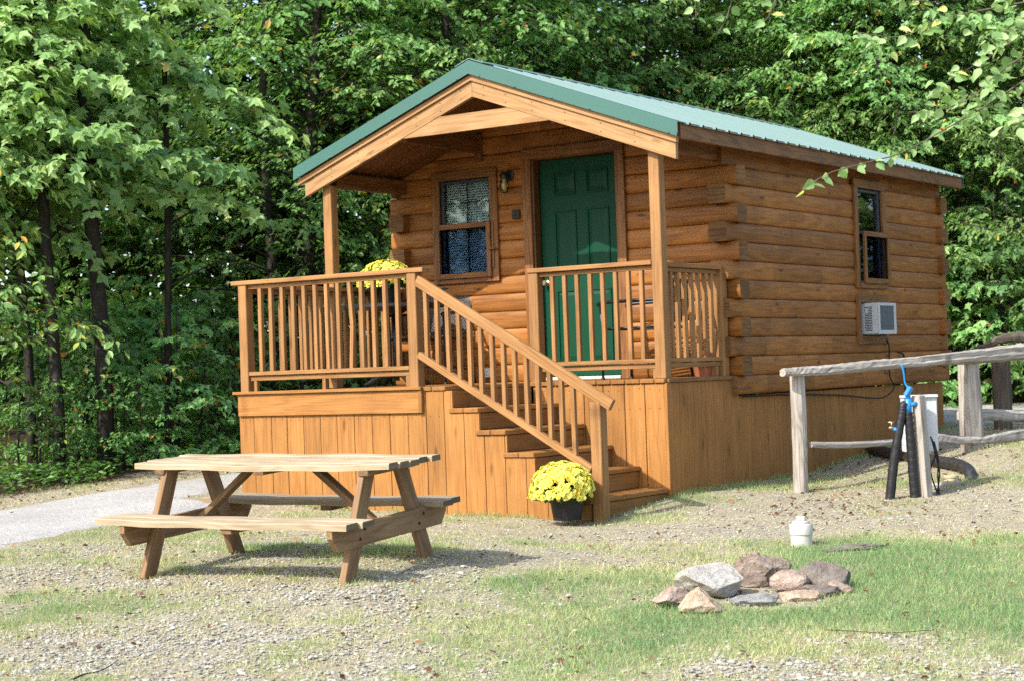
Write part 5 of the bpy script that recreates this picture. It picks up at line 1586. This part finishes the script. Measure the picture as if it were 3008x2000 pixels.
sA = make_tree('wood_shrub', 105, 2.0, .05, 1.1, 42, .085, OVAL, M['leaf_oval'], '', cat='shrub', stems=3, r_trunk=.025, elev=(0, 40), base=.40, warm=.02, twig_len=.4, twig_gap=.12)
sB = make_tree('wood_shrub', 106, 2.4, .05, 1.2, 42, .10, MAPLE, M['leaf_maple'], '', cat='shrub', stems=3, r_trunk=.025, elev=(0, 40), base=.52, warm=.03, twig_len=.45, twig_gap=.13)

# behind the cabin, left to right
put(tA, -6.45, 8.43, 0.3, 0.95, 'oval leaved tree rising just right of the roof peak', GW)
put(tC, -6.22, 10.28, 0.8, 1.08, 'fine leaved tree behind the upper right roof slope', GW)
put(tB, -5.62, 11.67, 1.2, 1.0, 'maple behind the middle of the right roof slope', GW)
put(tA, -4.45, 11.86, 2.1, 0.95, 'oval leaved tree behind the right roof slope beside the dark limbed tree', GW)
put(tC, -3.55, 11.63, 2.2, 1.0, 'fine leaved tree with dark limbs above the lower right roof slope', GW)
put(tB, -2.7, 12.21, 2.9, 0.95, 'maple above the far end of the right eave', GW)
put(tA, -1.71, 12.4, 5.0, 1.0, 'oval leaved tree just right of the cabin back corner', GW)
put(tC, -0.81, 12.53, 4.0, 1.0, 'fine leaved tree at the right edge beyond the fence', GW)
put(tB, -8.54, 9.43, 4.0, 1.0, 'maple rising behind the roof peak', GW)
put(tD, -11.01, 11.73, 0.4, 1.0, 'tall dark tree deep behind the left roof slope', GW)
put(tD, -8.9, 13.18, 1.9, 1.05, 'tall dark tree deep behind the upper right roof slope', GW)
put(tD, -7.59, 14.68, 3.1, 1.0, 'tall dark tree deep behind the middle of the right roof slope', GW)
put(tD, -5.83, 15.16, 4.4, 1.05, 'tall dark tree deep behind the lower right roof slope', GW)
put(tD, -4.34, 15.69, 5.4, 1.0, 'tall dark tree deep behind the right eave', GW)
put(tD, -2.76, 16.05, 0.9, 1.0, 'tall dark tree deep at the right edge', GW)
# left wood beyond the road
put(tA, -7.7, 4.3, 3.3, .95, 'oval leaved tree between the maple boughs and the porch post', 'trees of the left wood')
put(tB, -9.6, 5.4, .9, .95, 'maple deep in the wood left of the porch post', 'trees of the left wood')
put(tA, -6.9, 6.4, 1.3, 1.0, 'oval leaved tree seen under the left porch roof', 'trees of the left wood')
put(tB, -11.4, 4.2, 2.4, 1.0, 'maple deep in the left wood behind the road edge trunks', 'trees of the left wood')
put(tD, -9.0, 6.4, 5.2, 1.0, 'tall dark tree deep in the left wood beside the porch', 'trees of the left wood')
put(tC, -7.3, 8.6, 1.0, 1.0, 'fine leaved tree low behind the left roof eave', 'trees of the left wood')
put(tD, -12.8, 2.4, .9, 1.0, 'tall dark tree far in at the left edge', 'trees of the left wood')
put(tB, -9.8, 9.8, 3.6, 1.05, 'maple far behind the left porch railing', 'trees of the left wood')
put(tD, -13.2, 7.0, 2.2, 1.05, 'tall dark tree farthest into the left wood', 'trees of the left wood')
# undergrowth
SH = [(sA, -7.03, -0.69, 0, 0.6, 'low oval leaved shrub at the foot of the left edge stems'),
      (sB, -7.64, 0.59, 1.1, 0.8, 'lobed leaf shrub between the two dark left trunks'),
      (sA, -6.74, 0.6, 2, 0.7, 'oval leaved shrub right of the thick left trunk'),
      (sB, -6.76, 1.44, 3, 0.8, 'lobed leaf shrub by the road left of the porch'),
      (sA, -6.63, 2.01, 0.7, 0.8, 'pale oval leaved shrub just left of the landing'),
      (sA, -6.95, 3.48, 4.4, 0.95, 'tall oval leaved shrub seen through the left railing'),
      (sB, -6.94, 4.7, 1.7, 1.0, 'lobed leaf shrub seen through the railing beside the flower table'),
      (sB, -8.34, 2.54, 5, 1.0, 'lobed leaf shrub in shade behind the thin left stem'),
      (sA, -8.53, 3.86, 2.4, 1.1, 'oval leaved shrub in shade behind the pale shrub'),
      (sA, -9.11, 1.52, 0.9, 1.0, 'oval leaved shrub deep in shade between the left trunks'),
      (sB, -8.73, 6.14, 2.2, 1.2, 'lobed leaf shrub far behind the left porch post'),
      (sB, -9.65, 2.97, 3.7, 1.0, 'lobed leaf shrub deep in shade behind the thick left trunk'),
      (sA, -2.03, 11.46, 0.5, 1.1, 'oval leaved shrub behind the cabin back corner'),
      (sB, -1.55, 11.42, 2.6, 1.25, 'pale lobed leaf shrub just right of the cabin beyond the road'),
      (sB, -1.03, 11.54, 4.2, 1.3, 'large lobed leaf shrub above the dark bark fence'),
      (sA, -0.45, 11.81, 5.6, 1.2, 'oval leaved shrub at the right edge across the road')]
for a in SH: put(*a, 'shrubs at the wood edge')
# slim bare stems inside the left wood
def stem(x, y, H, r, lean, label, seed):
    rg = np.random.default_rng(seed); t_ = wthing('tree_stem', (x, y, hz(x, y)), label, 'tree', 'slim stems in the left wood')
    h = np.linspace(0, H, 10); z = hz(x, y) - .1
    C = np.stack([x + lean[0] * h + .04 * np.sin(h * 1.3 + seed), y + lean[1] * h + .04 * np.sin(h * 1.1), z + h], 1)
    mb = MB(); mb.tube(C, r * (1 - .5 * h / H), 9, wob=.03); mb.build('trunk', M['bark'], t_)
    for k in range(5):
        mb = MB(); i = 3 + k; a = rg.uniform(0, 6.28)
        mb.tube(smooth([C[i], C[i] + np.array([math.cos(a), math.sin(a), .5]) * .4, C[i] + np.array([math.cos(a), math.sin(a), .4]) * .9], 6), [.02, .017, .013, .01, .008, .005], 5, cap=False)
        mb.build('limb', M['bark'], t_)
for a in ((-7.04, 0.39, 7.5, 0.095, (-0.05, 0.03), 'thick dark trunk under the maple boughs at the left', 7),
          (-7.21, -0.09, 7.5, 0.07, (-0.045, 0.02), 'dark trunk just left of the thick trunk at the left', 8),
          (-7.77, 0.02, 6, 0.055, (-0.06, 0.03), 'slim dark stem nearest the left picture edge', 1),
          (-6.98, 1.28, 6, 0.045, (0.02, 0.01), 'thin stem right of the thick trunk at the left', 3),
          (-7.99, 4.1, 7, 0.075, (0.0, 0.02), 'dark stem midway between the thick left trunk and the porch', 6)):
    stem(*a)

# overhanging maple on the left (trunk outside the picture)
mp = wthing('maple_tree', (-9.7, -.7, -.95), 'big maple with bright hanging boughs reaching in at the upper left', 'tree')
rgm = np.random.default_rng(77)
wm = MB(); leafs = []
tr = smooth([(-9.8, -.6, -1.2), (-9.65, -.55, 1.5), (-9.6, -.4, 4.0), (-9.5, -.3, 7.5)], 14)
wm.tube(tr, np.linspace(.20, .06, 14), 12, wob=.03)
BG = [[(-8.73, -0.81, 3.14), (-7.41, -0.52, 3.24), (-6.95, -0.57, 3.32), (-6.51, -0.39, 3.32), (-6.03, -0.18, 3.11)], [(-8.56, -0.94, 3.02), (-7.26, -0.65, 3.01), (-6.77, -0.68, 2.95), (-6.48, -0.6, 2.77)],
 [(-8.66, -0.88, 2.58), (-7.35, -0.59, 2.71), (-6.75, -0.54, 2.68), (-6.18, -0.27, 2.58), (-5.62, -0.01, 2.32)], [(-9.96, 0.06, 1.99), (-8.58, 0.4, 2.09), (-7.7, 0.63, 2.3), (-7.01, 0.99, 2.23), (-6.01, 1.55, 1.99)],
 [(-9.92, 0.07, 2.97), (-8.06, 0.73, 3.15), (-6.88, 1.17, 3.29), (-6.19, 1.53, 3.25), (-5.58, 1.83, 2.83)], [(-9.59, -0.18, 2.72), (-7.77, 0.46, 2.75), (-6.62, 0.88, 2.59), (-5.72, 1.38, 2.29)],
 [(-8.87, -0.68, 3.91), (-7.54, -0.38, 4.03), (-6.86, -0.28, 4.06), (-6.5, -0.15, 3.92)], [(-9.4, 0.17, 3.91), (-7.88, 0.6, 3.9), (-7.03, 0.82, 3.78), (-6.23, 1.25, 3.39)],
 [(-8.71, -0.81, 3.69), (-7.39, -0.52, 3.77), (-6.87, -0.52, 3.68), (-6.55, -0.42, 3.48)], [(-9.63, -0.19, 1.76), (-8.27, 0.13, 1.88), (-7.64, 0.2, 1.88), (-7.19, 0.39, 1.65)],
 [(-9.37, -0.3, 4.23), (-7.71, 0.23, 4.26), (-6.87, 0.44, 4.09), (-6.33, 0.7, 3.76)], [(-8.5, -1.01, 2.37), (-7.35, -0.82, 2.46), (-6.82, -0.83, 2.4), (-6.52, -0.74, 2.19)],
 [(-9.74, 0.67, 3.61), (-8.03, 1.23, 3.75), (-7.16, 1.46, 3.66), (-6.62, 1.71, 3.45)], [(-9.86, 0.0, 2.37), (-8.17, 0.55, 2.55), (-7.15, 0.88, 2.51), (-6.39, 1.29, 2.15)],
 [(-9.06, 0.15, 4.25), (-7.54, 0.58, 4.66), (-6.55, 0.89, 4.37), (-5.96, 1.19, 4.03)], [(-9.19, -0.43, 4.37), (-7.85, -0.11, 4.5), (-7.16, -0.01, 4.47), (-6.49, 0.33, 4.2)],
 [(-9.28, -0.44, 2.1), (-7.93, -0.13, 2.29), (-7.24, -0.02, 2.33), (-6.65, 0.27, 2.08)], [(-9.59, 0.06, 3.13), (-7.9, 0.6, 3.27), (-7.21, 0.71, 3.15), (-6.8, 0.87, 2.91)]]
for pts in BG:
    q = np.array([-9.62, -.45, pts[0][2] - .5]); bough([q] + pts, rgm, leafs, wm, .135, .105, .85, .22, .032, .12)
    # a second, shorter layer above fills the shelf
    pts2 = [np.array(p) + rgm.normal(0, .12, 3) + [0, .1, .28] for p in pts[:-1]]
    bough([q] + pts2, rgm, leafs, wm, .125, .13, .8, .22, .025, .15)
for k in range(16):    # the crown above the picture
    a = rgm.uniform(.9, 3.4); z = rgm.uniform(5.4, 7.4); ln = 3.2 * (1 - (z - 4.6) / 5)
    d = np.array([math.cos(a), math.sin(a), .25]); b = np.array([-9.55, -.35, z])
    bough([b, b + d * ln * .5, b + d * ln + [0, 0, -.2]], rgm, leafs, wm, .14, .22, .85, .25, .03, .2)
for pts in BG:
    q = np.array([-9.62, -.45, pts[0][2] - .5])
    pts3 = [np.array(p) + rgm.normal(0, .2, 3) + [-.1, -.15, -.22] for p in pts[:-1]]
    bough([q] + pts3, rgm, leafs, wm, .13, .14, .85, .25, .025, .12)
wm.build('trunk', M['bark'], mp)
finish_leaves(leafs, rgm, 'crown', MAPLE, M['leaf_maple'], mp, .70, .012)

# pale leaved dogwood spray in front of the left wood
dg = make_tree('dogwood_tree', 131, 3.6, 1.35, 1.7, 26, .11, OVAL, M['leaf_oval'], 'slight pale oval leaved tree under the big maple at the left', droop=.35, elev=(5, 30), base=.56, warm=.09, r_trunk=.035, twig_gap=.2, twig_len=.6)
dg.location = (-7.0, -1.45, hz(-7.0, -1.45)); dg['label'] = 'slight pale oval leaved tree under the big maple at the left'

# birch sprays on the right, tree itself stands outside the picture
bt = wthing('birch_tree', (4.65, -3.4, -1.15), 'birch with toothed pale leaves on thin twigs reaching in at the right', 'tree')
rgb = np.random.default_rng(55)
wm = MB(); leafs = []
tr = smooth([(5.35, -3.0, -1.3), (5.4, -2.95, .8), (5.35, -3.0, 2.6), (5.3, -3.0, 4.6)], 12)
TW = [[(4.35, -3.59, 1.58), (4.28, -3.76, 1.49), (4.16, -3.96, 1.36), (4.01, -4.18, 1.23), (3.87, -4.4, 1.11), (3.77, -4.58, 1.06), (3.65, -4.79, 1.0), (3.59, -4.94, 0.92)],
 [(4.49, -3.98, 1.86), (4.39, -4.05, 1.83), (4.13, -4.23, 1.78), (4.03, -4.3, 1.75), (3.88, -4.4, 1.68), (3.71, -4.52, 1.71)],
 [(4.53, -4.19, 1.33), (4.43, -4.25, 1.22), (4.36, -4.31, 1.19), (4.31, -4.34, 1.13)], [(3.15, -5.14, 1.98), (3.15, -5.14, 1.89), (3.15, -5.14, 1.77)],
 [(3.33, -5.03, 2.02), (3.3, -5.04, 1.87), (3.27, -5.06, 1.76), (3.23, -5.08, 1.69)], [(3.51, -4.9, 1.97), (3.47, -4.92, 1.85), (3.44, -4.94, 1.77), (3.42, -4.96, 1.74)],
 [(2.93, -5.3, 1.97), (2.97, -5.27, 1.9), (3.02, -5.23, 1.85)], [(4.46, -3.89, 1.77), (4.35, -3.96, 1.69), (4.2, -4.06, 1.58), (4.09, -4.13, 1.51), (3.98, -4.21, 1.43)],
 [(4.39, -3.69, 1.63), (4.28, -3.76, 1.61), (4.16, -3.84, 1.52), (4.05, -3.91, 1.41), (3.9, -4.02, 1.35), (3.79, -4.09, 1.35)], [(4.52, -4.08, 1.82), (4.44, -4.14, 1.75), (4.34, -4.21, 1.67), (4.27, -4.25, 1.57)],
 [(3.71, -4.28, 2.04), (3.81, -4.21, 1.92), (3.99, -4.08, 1.88)]]
limb = smooth([(5.38, -2.98, 1.5), (4.9, -3.4, 2.0), (4.5, -3.9, 2.12), (3.9, -4.5, 2.2), (3.2, -5.1, 2.22), (2.8, -5.4, 2.2)], 20)
limb2 = smooth([(5.38, -2.98, .9), (4.95, -3.3, 1.5), (4.62, -3.6, 1.72), (4.5, -3.75, 1.8)], 10)
lm = MB(); lm.tube(limb, np.linspace(.03, .006, 20), 7); lm.tube(limb2, np.linspace(.028, .010, 10), 7)
for ti, pts in enumerate(TW):
    P = smooth(pts, 20)
    L = np.r_[0, np.cumsum(np.linalg.norm(np.diff(P, axis=0), axis=1))]
    if pts[0][0] > 4.3:
        j = limb2[-1] if ti not in (1, 9) else limb[8]
        P0 = np.vstack([smooth([j, (j + P[0]) / 2, P[0]], 6)[:-1], P]); lm.tube(P0, np.linspace(.006, .0022, len(P0)), 5, cap=False)
    else:
        j = limb[np.argmin(np.linalg.norm(limb - P[0], axis=1))]
        P0 = np.vstack([j, P]); lm.tube(P0, np.linspace(.004, .0018, len(P0)), 5, cap=False)
    s = .02; side = 1
    gap = .034 if ti in (1, 2, 7, 8, 9) else .048
    while s < L[-1]:
        p = np.array([np.interp(s, L, P[:, k]) for k in range(3)])
        cnt = 1 if ti in (0, 3, 4, 5, 6) else 2
        if ti == 0 and s < .35 * L[-1]: cnt = 2
        for _ in range(cnt):
            d = np.array([rgb.normal(0, .5), rgb.normal(0, .5), rgb.uniform(-1.2, .0)]) + np.array(CAM_R) * side * .8
            if cnt == 2: p2 = p + rgb.normal(0, .035, 3)
            else: p2 = p + unit(d) * .012
            nr = np.array(-CAM_F) * .8 + np.array([0, 0, .6]) + rgb.normal(0, .45, 3)
            k = 1
            leafs.append((p2[None], unit(d)[None], nr[None], np.array([rgb.uniform(.045, .072)]), rgb.normal(.05, .16, 1)))
            side = -side
        s += gap * rgb.uniform(.7, 1.4)
tm = MB(); tm.tube(tr, np.linspace(.09, .03, 12), 12, wob=.02); tm.build('trunk', M['twig'], bt)
lm.build('branch', M['twig'], bt)
finish_leaves(leafs, rgb, 'foliage', BIRCH, M['leaf_birch'], bt, .42, .035)

# far wood closing the view
def far_wood():
    rg = np.random.default_rng(91); N = 60000
    u = rg.uniform(0, 1, N)
    seg = np.array([(-19, -6), (-16.5, 4), (-14.5, 13), (-8, 20.5), (0, 21.5), (10, 22.5)], float)
    sl = np.r_[0, np.cumsum(np.linalg.norm(np.diff(seg, axis=0), axis=1))]; q = u * sl[-1]
    x = np.interp(q, sl, seg[:, 0]); y = np.interp(q, sl, seg[:, 1])
    th = rg.uniform(0, 3.0, N)
    nx_, ny_ = np.clip((-x - 6) / 10, 0, 1), np.clip((y - 4) / 10, 0, 1)
    x = x - th * nx_; y = y + th * ny_
    z = np.where(rg.uniform(0, 1, N) < .45, rg.uniform(-1.4, 4.0, N), rg.uniform(-1.2, 11.0, N))
    keep = (vnoise(q, z, 1.1, 4) + .5 * vnoise(q, z, .5, 6)) > np.where(z < 4.5, .0, .42)
    x, y, z = x[keep], y[keep], z[keep] + height(x[keep], y[keep]) + .9
    m = 24000; u2 = rg.uniform(0, 1, m)
    x = np.r_[x, -30 + 24 * u2 + rg.normal(0, 1, m)]; y = np.r_[y, -12 - 20 * u2 + rg.normal(0, 1, m)]; z = np.r_[z, rg.uniform(-1.5, 8, m)]
    m = 4000; u2 = rg.uniform(0, 1, m)
    x = np.r_[x, 6 + 5 * u2 + rg.normal(0, .5, m)]; y = np.r_[y, 17 - 4 * u2 + rg.normal(0, .6, m)]; z = np.r_[z, rg.uniform(-1, 7, m)]
    n = len(x)
    tip = np.c_[rg.normal(0, 1, (n, 2)), rg.uniform(-1.2, .1, n)]
    o = scatter('far_wood', OVAL, np.c_[x, y, z], tip, rg.normal(0, .6, (n, 3)) + [0, -.4, .7], rg.uniform(.22, .42, n), np.clip(rg.normal(.45, .18, n), 0, 1), M['leaf_dark'], None)
    tag(o, 'far dense wood closing the view behind the nearer trees', 'wood', kind='stuff')
far_wood()
def cover():
    rg = np.random.default_rng(17); N = 9000
    side = rg.uniform(0, 1, N) < .55
    x = np.where(side, -6.05 - np.abs(rg.normal(0, .7, N)), rg.uniform(-5, 5, N)); y = np.where(side, rg.uniform(-3, 8, N), 11.3 + np.abs(rg.normal(0, .6, N)))
    k = vnoise(x, y, .6, 3) > .35; x, y = x[k], y[k]; n = len(x)
    z = height(x, y) + rg.uniform(.0, .22, n) * vnoise(x, y, .8, 5) * 1.4
    o = scatter('ground_cover', OVAL, np.c_[x, y, z], np.c_[rg.normal(0, 1, (n, 2)), rg.uniform(-.3, .5, n)], np.c_[rg.normal(0, .4, (n, 2)), np.ones(n)], rg.uniform(.05, .09, n), np.clip(rg.normal(.4, .15, n), 0, .8), M['leaf_oval'], None)
    tag(o, 'low leafy ground cover along the edge of the wood', 'ground cover', kind='stuff')
cover()
bpy.context.view_layer.update()
